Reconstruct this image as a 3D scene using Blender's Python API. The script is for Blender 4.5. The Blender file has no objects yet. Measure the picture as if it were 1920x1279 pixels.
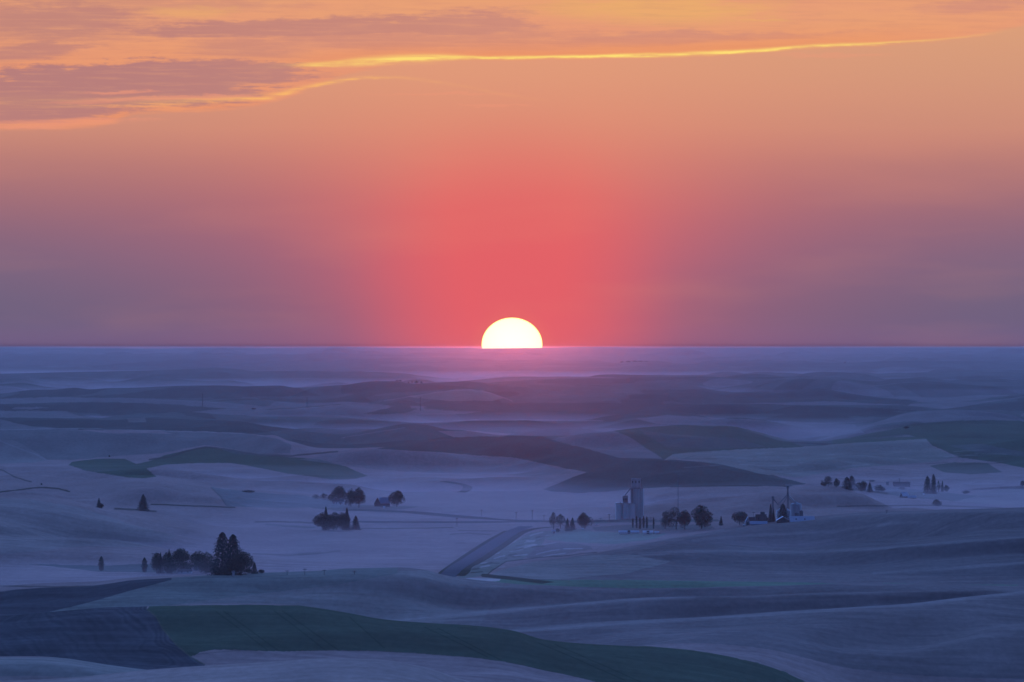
import bpy, math, random
import numpy as np

# ------------------------------------------------------------------ camera, sky, sun, exposure
FOC = 960.0 / math.tan(math.radians(4.5))      # focal length in pixels of a 1920 px wide frame
EYE = 150.0                                    # eye height over the valley floor (a lookout on a butte)
HZ = 651.0                                     # image row of eye level

scene = bpy.context.scene
cam_d = bpy.data.cameras.new("camera")
cam = bpy.data.objects.new("camera", cam_d)
scene.collection.objects.link(cam)
cam.location = (0, 0, EYE)
cam.rotation_euler = (math.radians(90), 0, 0)
cam_d.lens = 18.0 / math.tan(math.radians(4.5))
cam_d.sensor_width = 36
cam_d.shift_y = (HZ - 639.5) / 1920.0
cam_d.clip_start = 1.0
cam_d.clip_end = 900000
scene.camera = cam

scene.view_settings.view_transform = 'Standard'
scene.view_settings.look = 'None'
scene.view_settings.exposure = 0
scene.view_settings.gamma = 1
scene.view_settings.use_curve_mapping = False
scene.cycles.use_denoising = True
scene.cycles.max_bounces = 4
scene.cycles.volume_bounces = 0
scene.cycles.sample_clamp_indirect = 3.0


def lin(r, g, b):
    def f(c):
        c = c / 255.0
        return c / 12.92 if c <= 0.04045 else ((c + 0.055) / 1.055) ** 2.4
    return (f(r), f(g), f(b))


class E:
    """A small expression builder over shader math nodes."""
    nt = None

    def __init__(self, s): self.s = s

    @staticmethod
    def m(op, *a):
        n = E.nt.nodes.new('ShaderNodeMath'); n.operation = op
        for i, v in enumerate(a):
            if isinstance(v, E): E.nt.links.new(v.s, n.inputs[i])
            else: n.inputs[i].default_value = float(v)
        return E(n.outputs[0])
    def __add__(a, b): return E.m('ADD', a, b)
    def __radd__(a, b): return E.m('ADD', b, a)
    def __sub__(a, b): return E.m('SUBTRACT', a, b)
    def __rsub__(a, b): return E.m('SUBTRACT', b, a)
    def __mul__(a, b): return E.m('MULTIPLY', a, b)
    def __rmul__(a, b): return E.m('MULTIPLY', b, a)
    def __truediv__(a, b): return E.m('DIVIDE', a, b)


def emax(a, b): return E.m('MAXIMUM', a, b)
def emin(a, b): return E.m('MINIMUM', a, b)
def esat(a): return emin(emax(a, 0.0), 1.0)
def egauss(a): return E.m('POWER', 2.71828, 0.0 - a * a)
def esmooth(a, lo, hi):
    n = E.nt.nodes.new('ShaderNodeMapRange'); n.interpolation_type = 'SMOOTHSTEP'
    E.nt.links.new(a.s, n.inputs[0])
    for i, v in ((1, lo), (2, hi), (3, 0), (4, 1)): n.inputs[i].default_value = v
    return E(n.outputs[0])
def enoise(x, y, z, detail=4, rough=0.55):
    c = E.nt.nodes.new('ShaderNodeCombineXYZ')
    for i, v in enumerate((x, y, z)):
        if isinstance(v, E): E.nt.links.new(v.s, c.inputs[i])
        else: c.inputs[i].default_value = v
    n = E.nt.nodes.new('ShaderNodeTexNoise')
    n.inputs['Scale'].default_value = 1.0
    n.inputs['Detail'].default_value = detail
    n.inputs['Roughness'].default_value = rough
    E.nt.links.new(c.outputs[0], n.inputs['Vector'])
    return E(n.outputs[0]) - 0.5
def eramp(f, stops, interp='B_SPLINE'):
    n = E.nt.nodes.new('ShaderNodeValToRGB'); n.color_ramp.interpolation = interp
    el = n.color_ramp.elements
    while len(el) < len(stops): el.new(0.5)
    for e_, (p, c) in zip(el, stops):
        e_.position = p; e_.color = (*c, 1)
    E.nt.links.new(f.s, n.inputs[0])
    return n.outputs[0]
def ecurve(f, pts):
    """f in 0..1 -> value 0..1 along a smooth curve."""
    n = E.nt.nodes.new('ShaderNodeFloatCurve')
    c = n.mapping.curves[0]
    while len(c.points) < len(pts): c.points.new(0.5, 0.5)
    for p, (x, y) in zip(c.points, pts):
        p.location = (x, y); p.handle_type = 'AUTO'
    n.mapping.update()
    E.nt.links.new(f.s, n.inputs['Value'])
    return E(n.outputs[0])
def emix(f, a, b):
    n = E.nt.nodes.new('ShaderNodeMix'); n.data_type = 'RGBA'
    fa = n.inputs['Factor'] if not isinstance(f, E) else n.inputs[0]
    if isinstance(f, E): E.nt.links.new(f.s, n.inputs[0])
    else: n.inputs[0].default_value = f
    for i, v in ((6, a), (7, b)):
        if isinstance(v, (tuple, list)): n.inputs[i].default_value = (*v[:3], 1)
        else: E.nt.links.new(v, n.inputs[i])
    return n.outputs[2]


def build_world():
    w = bpy.data.worlds.new("World"); scene.world = w
    w.use_nodes = True
    nt = w.node_tree; nt.nodes.clear(); E.nt = nt
    out = nt.nodes.new('ShaderNodeOutputWorld'); bg = nt.nodes.new('ShaderNodeBackground')
    nt.links.new(bg.outputs[0], out.inputs[0])
    tc = nt.nodes.new('ShaderNodeTexCoord'); sp = nt.nodes.new('ShaderNodeSeparateXYZ')
    nt.links.new(tc.outputs['Generated'], sp.inputs[0])
    dx, dy, dz = (E(sp.outputs[i]) for i in range(3))
    hy = emax(dy, 0.02)
    u = dx / hy * FOC                # azimuth from the sun, 1 degree = 213 units
    v = dz / hy * FOC                 # elevation, same unit
    vv = esat((v + 40.0) / 720.0)
    P = lambda y: (HZ - y + 40.0) / 720.0
    edge = eramp(vv, [(P(680), lin(50, 40, 58)), (P(652), lin(60, 48, 70)), (P(643), lin(116, 95, 132)), (P(610), lin(108, 96, 127)), (P(560), lin(110, 98, 126)),
                      (P(480), lin(122, 102, 128)), (P(400), lin(142, 105, 123)), (P(310), lin(176, 121, 119)),
                      (P(240), lin(204, 140, 121)), (P(90), lin(214, 158, 124)), (P(0), lin(222, 160, 120))])
    cen = eramp(vv, [(P(680), lin(130, 55, 65)), (P(652), lin(150, 66, 76)), (P(643), lin(226, 102, 112)), (P(600), lin(226, 98, 108)), (P(500), lin(227, 100, 105)),
                     (P(410), lin(227, 107, 105)), (P(330), lin(224, 122, 110)), (P(240), lin(222, 140, 116)),
                     (P(140), lin(224, 154, 122)), (P(0), lin(228, 160, 122))])
    wob = enoise(u / 420.0, v / 160.0, 3.1, 2) * 50.0
    wid = 198.0 + v * 0.5
    cw = egauss((u + wob) / wid)
    cw2 = egauss((u + wob) / (wid * 2.3)) * 0.36
    cw3 = esat(cw * 0.72 + cw2)
    col = emix(cw3, edge, cen)
    # the red core of the aureole
    rr = E.m('SQRT', u * u + (v - 40.0) * (v - 40.0) * 0.55)
    col = emix((1.0 - esmooth(rr, 60.0, 340.0)) * 0.5, col, lin(226, 92, 100))
    col = emix((1.0 - esmooth(E.m('SQRT', u * u + (v + 8.0) * (v + 8.0)), 50.0, 92.0)) * 0.4, col, lin(232, 112, 104))

    # high cloud deck with a lit lower rim
    n1 = enoise(u / 240.0, v / 36.0, 0.0, 8, 0.68)
    n2 = enoise(u / 60.0, v / 16.0, 7.0, 6, 0.65)
    n3 = enoise(u / 520.0, v / 90.0, 12.0, 3)
    n4 = enoise(u / 130.0 + v / 60.0, v / 7.0, 21.0, 4, 0.6)
    wu = u + n1 * 190.0 + n2 * 55.0
    wv = v + n1 * 30.0 + n2 * 14.0
    fx = (u + 960.0) / 1920.0
    X = lambda x: x / 1920.0
    Y = lambda y: (300.0 - y) / 300.0
    low = ecurve(esat(fx), [(X(0), Y(243)), (X(180), Y(238)), (X(260), Y(214)), (X(440), Y(205)), (X(520), Y(188)), (X(590), Y(162)), (X(680), Y(133)),
                            (X(780), Y(118)), (X(960), Y(111)), (X(1130), Y(108)), (X(1280), Y(105)), (X(1420), Y(98)), (X(1520), Y(89)),
                            (X(1650), Y(84)), (X(1780), Y(75)), (X(1860), Y(62)), (X(1920), Y(46))])
    lowv = HZ - (300.0 - low * 300.0)
    dl = v - lowv + n2 * 13.0 + n1 * 10.0 + n4 * 9.0
    deck = esmooth(dl, -5.0, 7.0)
    dk = emix(esmooth(v, 470.0, 640.0), lin(231, 148, 110), lin(232, 160, 118))
    dk = emix(esat(esmooth(n3 + n1 * 0.5, -0.2, 0.25)) * 0.55, dk, lin(228, 150, 122))

    def blob(cx, cy, rx, ry, tilt=0.0, a=1.0, soft=0.45):
        ax = (wu - (cx - 960.0)) / rx
        ay = (wv - (HZ - cy) - (wu - (cx - 960.0)) * tilt) / ry
        d2 = E.m('SQRT', ax * ax + ay * ay)
        return (1.0 - esmooth(d2 + n4 * 0.75 + n2 * 1.25 + n1 * 0.7, 1.0 - soft, 1.0 + soft)) * a
    mv = None
    for b in ((220, 160, 310, 44, 0.03, 1.0, .2), (60, 205, 170, 26, 0.05, .95, .25), (420, 138, 150, 26, -.02, .95, .25),
              (560, 52, 330, 18, .02, .85, .3), (880, 46, 130, 25, .05, .85, .35), (760, 72, 300, 20, .0, .6, .6), (480, 88, 110, 20, 0, .5, .6),
              (1220, 72, 210, 11, .02, .75, .5), (1460, 66, 120, 6, .02, .6, .6), (90, 38, 210, 38, 0, .75, .6), (40, 98, 110, 15, .1, .7, .5),
              (1840, 10, 110, 11, .06, .7, .5), (500, 140, 110, 6, 0, .5, .6), (250, 8, 300, 14, 0, .4, .6), (1000, 88, 110, 7, 0, .35, .6)):
        g = blob(*b); mv = g if mv is None else emax(mv, g)
    dk = emix(mv, dk, emix(esmooth(u, -900.0, 300.0), lin(184, 127, 124), lin(208, 141, 124)))
    ye = blob(1230, 18, 190, 24, -.02, .65, .6)
    ye = emax(ye, blob(355, 22, 70, 12, .0, .4, .6)); ye = emax(ye, blob(1430, 37, 60, 3, 0, .5, .6))
    dk = emix(ye, dk, lin(236, 178, 106))
    col = emix(deck * esat(0.15 + esmooth(v, 380.0, 440.0)), col, dk)
    # fine fibres across the deck
    fib = n4 * 1.3 + n2 * 0.6
    col = emix(esat(fib * 1.3) * deck * 0.55, col, lin(243, 168, 120))
    col = emix(esat(0.0 - fib * 1.3) * deck * 0.5, col, lin(186, 122, 118))
    # glowing rim
    rimy = ecurve(esat(fx), [(0, Y(128)), (X(500), Y(128)), (X(600), Y(124)), (X(680), Y(120)), (X(760), Y(115)), (X(960), Y(110.5)), (X(1130), Y(107.5)), (X(1280), Y(104.5)), (X(1420), Y(97.5)), (X(1520), Y(89)), (X(1650), Y(83.5)), (X(1780), Y(75)), (X(1860), Y(64)), (1, Y(58))])
    lowv = HZ - (300.0 - rimy * 300.0)
    band = ecurve(esat(fx), [(0, .0), (X(440), .0), (X(520), .08), (X(590), .55), (X(650), .8), (X(760), .95), (X(960), 1), (X(1280), .97), (X(1450), .85), (X(1620), .6), (X(1740), .35), (X(1850), .06), (1, 0)])
    thick = ecurve(esat(fx), [(0, .2), (X(600), .3), (X(700), .6), (X(830), .45), (X(960), .1), (X(1280), .2), (X(1500), .12), (1, .05)])
    d3 = v - lowv + n2 * 7.0 + n1 * 4.0 + n4 * 4.0 - 2.0
    glow = egauss(d3 / 26.0) * band * 0.5 * esmooth(d3, -8.0, 4.0)
    col = emix(glow, col, lin(240, 146, 92))
    rim = egauss((d3 - thick * 5.0) / (1.8 + thick * 8.0)) * band
    col = emix(esat(rim * (0.9 + n4 * 2.4 + n2 * 1.4)), col, lin(255, 222, 118))
    # a second lit streak below it on the left
    s2 = ecurve(esat(fx), [(0, Y(190)), (X(300), Y(190)), (X(420), Y(187)), (X(500), Y(181)), (X(570), Y(164)), (X(640), Y(151)), (X(720), Y(145)), (X(800), Y(151)), (X(900), Y(168)), (X(1010), Y(186)), (1, Y(190))])
    b2 = ecurve(esat(fx), [(0, .12), (X(200), .2), (X(420), .6), (X(560), .8), (X(640), .75), (X(730), .35), (X(860), .12), (X(1000), .05), (X(1060), 0), (1, 0)])
    d4 = v - (HZ - (300.0 - s2 * 300.0)) + n2 * 11.0 + n1 * 7.0 + n4 * 5.0
    col = emix(esat((0.75 + n4 * 3.2 + n2 * 1.2) * egauss(d4 / (2.6 + esat(0.0 - (u + 300.0) / 700.0) * 11.0)) * b2), col, lin(250, 186, 108))
    for (sx, sy, ex, ey, aa) in ((120, 229, 130, 5, .55), (60, 238, 90, 4, .6), (930, 197, 70, 1.6, .35), (840, 176, 120, 2, .3), (1560, 103, 90, 3, .3), (230, 172, 60, 3, .6), (300, 186, 170, 4, .55)):
        col = emix(blob(sx, sy, ex, ey, -.01 if sx > 800 else .02, aa, .6), col, lin(238, 152, 122))
    col = emix(esat(n3 * 0.35), col, lin(232, 150, 120))

    # the rest of the dusk dome: dusk blue plus an added bright light lobe in the west, deep blue overhead and in the east
    el = E.m('ARCSINE', emin(emax(dz, -1.0), 1.0)) * 57.2958
    hor = E.m('SQRT', emax(dx * dx + dy * dy, 1e-6))
    west = dy / hor
    wf = esmooth(west, -0.1, 0.98)
    dome = emix(esmooth(el, 6.0, 60.0), emix(wf, DOME_EAST, DOME_WEST), DOME_TOP)
    dome = emix(egauss((el - 15.0) / 8.5) * esmooth(west, 0.25, 0.95), dome, DOME_FILL)
    vis = (1.0 - esmooth(el, 3.6, 7.0)) * esmooth(west, 0.94, 0.995)
    col = emix(vis, dome, col)
    col = emix(1.0 - esmooth(el, -3.0, -0.6), col, (0.02, 0.03, 0.09))
    nt.links.new(col, bg.inputs[0]); bg.inputs[1].default_value = 1.0


DOME_EAST = (0.065, 0.14, 0.43)
DOME_WEST = (0.08, 0.17, 0.56)
DOME_TOP = (0.015, 0.042, 0.18)
DOME_FILL = (2.9, 5.9, 15.8)  # added soft light above the view, brings out the relief of the hills
build_world()

sun_d = bpy.data.lights.new("sunlight", 'SUN')
sun_o = bpy.data.objects.new("sunlight", sun_d)
scene.collection.objects.link(sun_o)
sun_d.energy = 0.5
sun_d.angle = math.radians(0.53)
sun_d.color = (1.0, 0.17, 0.14)
sun_o.rotation_euler = (math.radians(-(90 - 0.5)), 0, 0)   # low in the west, straight ahead of the camera
sun_o.location = (0, 2000, 400)

HAZE = [(1.2e-5, (.98, .87, .89), 0.0), (1.05e-7, (1.0, .8, .8), 0.985)]
MIST1, MIST2, MIST3, MIST4 = 5e-4, 2.9e-4, 2e-4, 0.8e-4
# ------------------------------------------------------------------ materials and helpers
def new_mat(name):
    m = bpy.data.materials.new(name); m.use_nodes = True
    nt = m.node_tree
    return m, nt, nt.nodes['Principled BSDF']

def mat(name, c, rough=0.8, var=0.25, scale=0.6, metal=0.0, streak=False):
    """Plain material with world-scale mottling."""
    m, nt, b = new_mat(name)
    tc = nt.nodes.new('ShaderNodeTexCoord')
    mp = nt.nodes.new('ShaderNodeMapping')
    mp.inputs['Scale'].default_value = (scale, scale, scale * (0.12 if streak else 1))
    n = nt.nodes.new('ShaderNodeTexNoise'); n.inputs['Scale'].default_value = 1; n.inputs['Detail'].default_value = 5
    nt.links.new(tc.outputs['Object'], mp.inputs[0]); nt.links.new(mp.outputs[0], n.inputs['Vector'])
    r = nt.nodes.new('ShaderNodeValToRGB')
    r.color_ramp.elements[0].position = 0.3; r.color_ramp.elements[1].position = 0.7
    r.color_ramp.elements[0].color = (*[x * (1 - var) for x in c], 1)
    r.color_ramp.elements[1].color = (*[min(1, x * (1 + var)) for x in c], 1)
    nt.links.new(n.outputs[0], r.inputs[0]); nt.links.new(r.outputs[0], b.inputs['Base Color'])
    b.inputs['Roughness'].default_value = rough
    b.inputs['Metallic'].default_value = metal
    b.inputs['Specular IOR Level'].default_value = 0.15
    return m

class MB:
    def __init__(self): self.v = []; self.f = []
    def add(self, vs, fs):
        o = len(self.v); self.v += [tuple(p) for p in vs]; self.f += [tuple(i + o for i in f) for f in fs]; return self
    def box(self, x0, x1, y0, y1, z0, z1):
        vs = [(x, y, z) for z in (z0, z1) for y in (y0, y1) for x in (x0, x1)]
        return self.add(vs, [(0, 2, 3, 1), (4, 5, 7, 6), (0, 1, 5, 4), (2, 6, 7, 3), (0, 4, 6, 2), (1, 3, 7, 5)])
    def cyl(self, x, y, z0, z1, r0, r1=None, n=20):
        r1 = r0 if r1 is None else r1
        vs = []
        for z, r in ((z0, r0), (z1, r1)):
            vs += [(x + r * math.cos(2 * math.pi * i / n), y + r * math.sin(2 * math.pi * i / n), z) for i in range(n)]
        fs = [(i, (i + 1) % n, n + (i + 1) % n, n + i) for i in range(n)]
        fs += [tuple(range(n - 1, -1, -1)), tuple(range(n, 2 * n))]
        return self.add(vs, fs)
    def tube(self, p, q, r0, r1=None, n=6):
        r1 = r0 if r1 is None else r1
        p = np.array(p, float); q = np.array(q, float); d = q - p; d /= np.linalg.norm(d)
        a = np.cross(d, (0, 0, 1) if abs(d[2]) < .9 else (1, 0, 0)); a /= np.linalg.norm(a); b = np.cross(d, a)
        vs = []
        for c, r in ((p, r0), (q, r1)):
            vs += [tuple(c + r * (a * math.cos(2 * math.pi * i / n) + b * math.sin(2 * math.pi * i / n))) for i in range(n)]
        fs = [(i, n + i, n + (i + 1) % n, (i + 1) % n) for i in range(n)]
        fs += [tuple(range(n)), tuple(range(2 * n - 1, n - 1, -1))]
        return self.add(vs, fs)
    def build(self, name, material, parent=None, smooth=False, loc=None):
        me = bpy.data.meshes.new(name); me.from_pydata(self.v, [], self.f); me.update()
        if smooth: me.polygons.foreach_set('use_smooth', [True] * len(me.polygons))
        me.materials.append(material)
        o = bpy.data.objects.new(name, me); scene.collection.objects.link(o)
        if parent: o.parent = parent
        if loc: o.location = loc
        return o

def tag(o, label, cat, group=None):
    o['label'] = label; o['category'] = cat
    if group: o['group'] = group
    return o
def thing(name, label, cat, loc, group=None, rz=0.0):
    o = bpy.data.objects.new(name, None); scene.collection.objects.link(o)
    o.empty_display_size = 2
    o.location = loc; o.rotation_euler = (0, 0, rz)
    return tag(o, label, cat, group)

# ------------------------------------------------------------------ the land
def pchip1(xp, yp, x):
    xp = np.asarray(xp, float); yp = np.asarray(yp, float)
    return pchip(xp[None, :], yp[None, :], x[None, :])[0]

def pchip(xk, yk, x):
    """Shape-preserving cubic through knots, one row per column of land. xk, yk: (c, k); x: (c, n)."""
    h = np.diff(xk, axis=1); d = np.diff(yk, axis=1) / h
    m = np.zeros_like(yk)
    w1 = 2 * h[:, 1:] + h[:, :-1]; w2 = h[:, 1:] + 2 * h[:, :-1]
    with np.errstate(divide='ignore', invalid='ignore'):
        hm = (w1 + w2) / (w1 / d[:, :-1] + w2 / d[:, 1:])
    m[:, 1:-1] = np.where(d[:, :-1] * d[:, 1:] > 0, hm, 0.0)
    m[:, 0] = d[:, 0]; m[:, -1] = d[:, -1]
    out = np.empty_like(x)
    for c in range(x.shape[0]):
        j = np.clip(np.searchsorted(xk[c], x[c], side='right') - 1, 0, xk.shape[1] - 2)
        hh = h[c, j]; t = (x[c] - xk[c, j]) / hh
        t2 = t * t; t3 = t2 * t
        out[c] = ((2 * t3 - 3 * t2 + 1) * yk[c, j] + (t3 - 2 * t2 + t) * hh * m[c, j]
                  + (-2 * t3 + 3 * t2) * yk[c, j + 1] + (t3 - t2) * hh * m[c, j + 1])
    return out

def zd(pts):      # (x, y, z) -> curve whose distance follows from the height of the ground there
    return [(x, y, (EYE - z) * FOC / (y - HZ)) for x, y, z in pts]
def fd(D, pts):   # curve at one distance
    return [(x, y, D) for x, y in pts]

# crest and footing lines of the land from near to far: bearing (x), dip below eye level (y), distance; then the depth of the hollow behind
CURVES = [
 (fd(2300, [(-300,1292),(0,1279),(130,1272),(300,1256),(500,1243),(620,1236),(700,1237),(790,1250),(860,1272),(1000,1310),(1400,1370),(2200,1400)]), 5),
 (fd(2450, [(-300,1238),(0,1243),(60,1243),(120,1247),(165,1254),(210,1261),(400,1278),(700,1268),(900,1292),(1200,1330),(2200,1370)]), 7),
 (fd(2950, [(-300,1168),(0,1157),(100,1150),(220,1143),(270,1142),(400,1139),(560,1139),(640,1149),(720,1163),(800,1170),(900,1176),(960,1184),(1020,1201),(1090,1208),(1200,1214),(1300,1222),(1360,1232),(1420,1246),(1470,1263),(1500,1277),(1600,1310),(2200,1360)]), [(-300,6),(800,6),(1100,6),(1400,5),(1600,3),(2200,1)]),
 ([(-300,1175,3300),(500,1172,3300),(800,1184,3300),(960,1184,3320),(1080,1174,3350),(1280,1162,3380),(1400,1154,3400),(1560,1143,3430),(1700,1134,3450),(1820,1120,3480),(1920,1110,3500),(2200,1100,3500)], [(-300,1),(850,2.5),(1000,7),(1500,8.5),(2200,7)]),
 (fd(3590, [(-300,1150),(300,1148),(700,1167),(800,1159),(900,1150),(1000,1140),(1100,1131),(1180,1125),(1300,1120),(1500,1114),(1700,1109),(1830,1107),(1920,1109.5),(2200,1100)]), [(-300,1),(600,2),(900,6.5),(1200,6.5),(1500,5),(2200,4)]),
 (fd(3780, [(-300,1118),(0,1113),(30,1107),(80,1103),(150,1102),(190,1099),(250,1091),(300,1088),(400,1084),(500,1082),(600,1080),(650,1077),(745,1076),(790,1080),(830,1090),(850,1094),(900,1099),(1000,1103),(1100,1104),(1400,1101),(1600,1097),(1750,1098),(1830,1102),(1920,1106),(2200,1104)]), 3),
 (fd(4200, [(-300,1085),(700,1085),(950,1085),(1280,1090),(1500,1093),(1640,1094),(1800,1092),(2200,1090)]), 0),
 ([(-300,1062,4340),(0,1066,4340),(300,1070,4340),(950,1071,4340),(1280,1074,4340),(1500,1078,4320),(1640,1074,4310),(1780,1065,4300),(1920,1054,4290),(2200,1050,4280)], [(-300,0),(1300,0),(1600,3),(2200,4)]),
 ([(-300,1020,4480),(0,1028,4480),(150,1036,4480),(400,1050,4470),(950,1060,4460),(1120,1052,4475),(1290,1034,4550),(1400,1034,4560),(1500,1035,4540),(1640,1029,4480),(1750,1020,4450),(1920,1008,4430),(2200,1000,4420)], [(-300,3),(300,2),(900,0),(1200,.5),(1350,4),(1900,7),(2200,7)]),
 (zd([(-300,928,34),(0,937,32),(100,942,29),(200,956,21),(330,985,8),(450,1008,1),(600,1035,0),(950,1050,0),(1060,1042,1),(1160,1030,3),(1280,1008,6),(1400,990,10),(1500,980,14),(1600,970,19),(1700,963,24),(1800,959,28),(1920,961,29),(2200,962,29)]),
     [(-300,12),(0,11),(200,8),(330,3),(600,.2),(1000,.4),(1200,.8),(1400,1.5),(1540,3),(1700,9),(2200,12)]),
 (zd([(-300,905,15),(0,906,15),(167,907,15),(233,902,18),(290,901,18),(343,908,15),(420,917,10),(483,924,6),(567,929,3),(640,935,2),(800,930,1),(1000,925,0),(1150,918,3),(1280,912,10),(1400,911,13),(1480,911,12),(1540,913,8),(1600,918,5),(1700,930,3),(1760,938,1),(1830,948,0),(1920,953,0),(2200,953,0)]),
     [(-300,2),(300,2),(640,0),(1000,0),(1250,1),(1500,3),(1700,3),(1900,2),(2200,2)]),
 (zd([(-300,872,8),(0,874,8),(200,870,8),(400,868,8),(560,880,7),(700,890,5),(900,890,3),(1020,893,7),(1100,884,16),(1160,867,26),(1200,863,29),(1280,866,29),(1350,878,23),(1430,893,15),(1508,907,9),(1600,905,5),(1700,900,5),(1800,897,6),(1920,895,6),(2200,890,6)]),
     [(-300,0),(600,0),(1050,.5),(1150,5),(1350,5),(1480,1),(2200,.5)]),
 (zd([(-300,806,38),(0,808,38),(100,806,38),(170,804,38),(300,809,37),(430,812,36),(500,818,34),(540,830,29),(600,842,23),(705,841,24),(760,833,28),(840,823,33),(900,818,36),(960,819,36),(1000,822,34),(1050,832,30),(1100,842,26),(1160,855,20),(1240,860,18),(1300,853,18),(1400,846,19),(1500,840,20),(1600,833,22),(1740,825,28),(1790,830,27),(1920,830,28),(2200,830,28)]),
     [(-300,11),(450,10),(600,5),(800,6),(950,9),(1100,5),(1300,2),(1700,4),(2200,7)]),
 (fd(9500, [(-300,786),(0,785),(100,787),(200,790),(240,793),(300,790),(400,792),(450,795),(500,804),(560,812),(640,822),(700,812),(760,803),(800,808),(840,818),(880,814),(1000,817),(1100,815),(1150,808),(1250,799),(1340,797),(1380,802),(1420,813),(1480,828),(1540,828),(1600,820),(1650,810),(1720,799),(1800,794),(1920,796),(2200,796)]), 13),
 (fd(10800, [(-300,772),(0,772),(50,771),(120,772),(150,778),(190,783),(215,780),(270,775),(340,772),(430,778),(500,780),(640,781),(700,787),(780,793),(900,788),(1000,788),(1100,790),(1200,779),(1280,780),(1340,789),(1450,793),(1600,795),(1750,785),(1920,780),(2200,775)]), 13),
 (fd(12000, [(-300,758),(0,757),(60,757),(150,756),(230,755),(330,762),(420,767),(500,768),(640,763),(690,771),(730,761),(760,763),(800,772),(900,775),(1000,777),(1100,770),(1200,765),(1280,760),(1400,760),(1600,768),(1700,772),(1800,764),(1850,758),(1920,752),(2200,750)]), 13),
 (fd(13050, [(-300,750),(0,749),(100,746),(200,747),(300,750),(450,751),(600,755),(700,745),(760,741),(820,735),(870,731),(900,734),(940,748),(1000,749),(1100,744),(1280,744),(1400,748),(1500,748),(1600,751),(1700,759),(1800,756),(1850,751),(1920,747),(2200,742)]), 14),
 (fd(14100, [(-300,736),(0,738),(60,732),(100,731),(140,727),(170,730),(200,728),(260,727),(300,725),(370,723),(440,725),(525,723),(555,727),(600,725),(640,723),(680,717),(705,715),(740,715),(770,719),(800,721),(900,721),(1000,722),(1100,723),(1200,727),(1280,729),(1350,737),(1450,737),(1500,731),(1540,729),(1580,735),(1650,745),(1700,746),(1760,750),(1850,746),(1920,741),(2200,738)]), 16),
 (fd(16800, [(-300,718),(0,720),(40,718),(90,726),(300,738),(700,735),(800,723),(870,715),(960,708),(1050,706),(1160,708),(1280,706),(1400,709),(1500,708),(1580,709),(1600,712),(1645,716),(1680,711),(1720,711),(1800,715),(1920,718),(2200,716)]), 20),
 (fd(21500, [(-300,703),(0,701),(100,699),(200,697),(330,694),(400,691),(440,692),(480,696),(560,695),(640,697),(700,698),(750,703),(790,709),(830,714),(900,716),(1000,712),(1280,706),(1400,704),(1500,703),(1600,701),(1700,698),(1920,697),(2200,697)]), 34),
 (fd(28000, [(-300,697),(0,695),(200,693),(330,689),(500,686),(640,681),(700,680),(800,681),(950,680),(1050,679),(1150,680),(1200,678),(1240,680),(1300,682),(1400,680),(1500,681),(1560,682),(1640,679),(1760,677),(1920,678),(2200,678)]), 22),
 (fd(34500, [(-300,668),(0,670),(300,668),(640,667),(900,668),(1200,670),(1500,667),(1920,666),(2200,666)]), 18),
 (fd(41000, [(-300,650),(0,651),(200,653),(300,654),(420,652),(500,653),(640,651),(760,652),(880,652),(905,653.5),(960,653),(1040,652),(1100,650.5),(1200,652),(1500,652),(1700,651.5),(1920,652),(2200,652)]), 0),
]

cx = np.concatenate([-np.geomspace(9000, 560, 40), np.arange(-500, -60, 12.0), np.arange(-60, 1980, 1.7), np.arange(1980, 2500, 12.0), 1920 + np.geomspace(640, 9000, 40)])
NC = len(cx)
ker = np.exp(-0.5 * (np.arange(-9, 10) / 4.0) ** 2); ker /= ker.sum()

def samp(pts, i):
    a = np.array(pts, float)
    return pchip1(a[:, 0], a[:, i], np.clip(cx, a[0, 0], a[-1, 0]))
def soft(a):
    return np.convolve(np.pad(a, 9, mode='edge'), ker, mode='valid')

KD, KZ = [], []
def knot(D, z): KD.append(np.broadcast_to(np.asarray(D, float), (NC,)).copy()); KZ.append(np.broadcast_to(np.asarray(z, float), (NC,)).copy())
knot(-700, 60); knot(-60, 140); knot(40, 146); knot(260, 118); knot(800, 62); knot(1500, 34)
prevD = np.full(NC, 1600.0)
cur = []
for pts, dip in CURVES:
    D = samp(pts, 2); D = np.maximum(D, prevD + 110.0); D = soft(D)
    y = samp(pts, 1)
    dp = samp([(x, 0, d) for x, d in dip], 2) if isinstance(dip, list) else np.full(NC, float(dip))
    cur.append((D, EYE - (y - HZ) * D / FOC, dp)); prevD = D
for i, (D, z, dp) in enumerate(cur):
    knot(D, z)
    if i + 1 < len(cur):
        D2, z2, _ = cur[i + 1]
        knot(D + 0.6 * (D2 - D), 0.45 * z + 0.55 * z2 - dp * 1.35)
knot(43500, 95); knot(45500, 30); knot(47000, 0)
KD = np.array(KD).T; KZ = np.array(KZ).T
def vnoise(x, y, seed):
    """Smooth 2-D value noise."""
    rs = np.random.RandomState(seed); tab = rs.rand(256, 256)
    xi = np.floor(x).astype(np.int64); yi = np.floor(y).astype(np.int64)
    fx = x - xi; fy = y - yi
    fx = fx * fx * fx * (fx * (fx * 6 - 15) + 10); fy = fy * fy * fy * (fy * (fy * 6 - 15) + 10)
    g = lambda a, b: tab[a & 255, b & 255]
    return ((g(xi, yi) * (1 - fx) + g(xi + 1, yi) * fx) * (1 - fy) + (g(xi, yi + 1) * (1 - fx) + g(xi + 1, yi + 1) * fx) * fy) * 2 - 1

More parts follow.
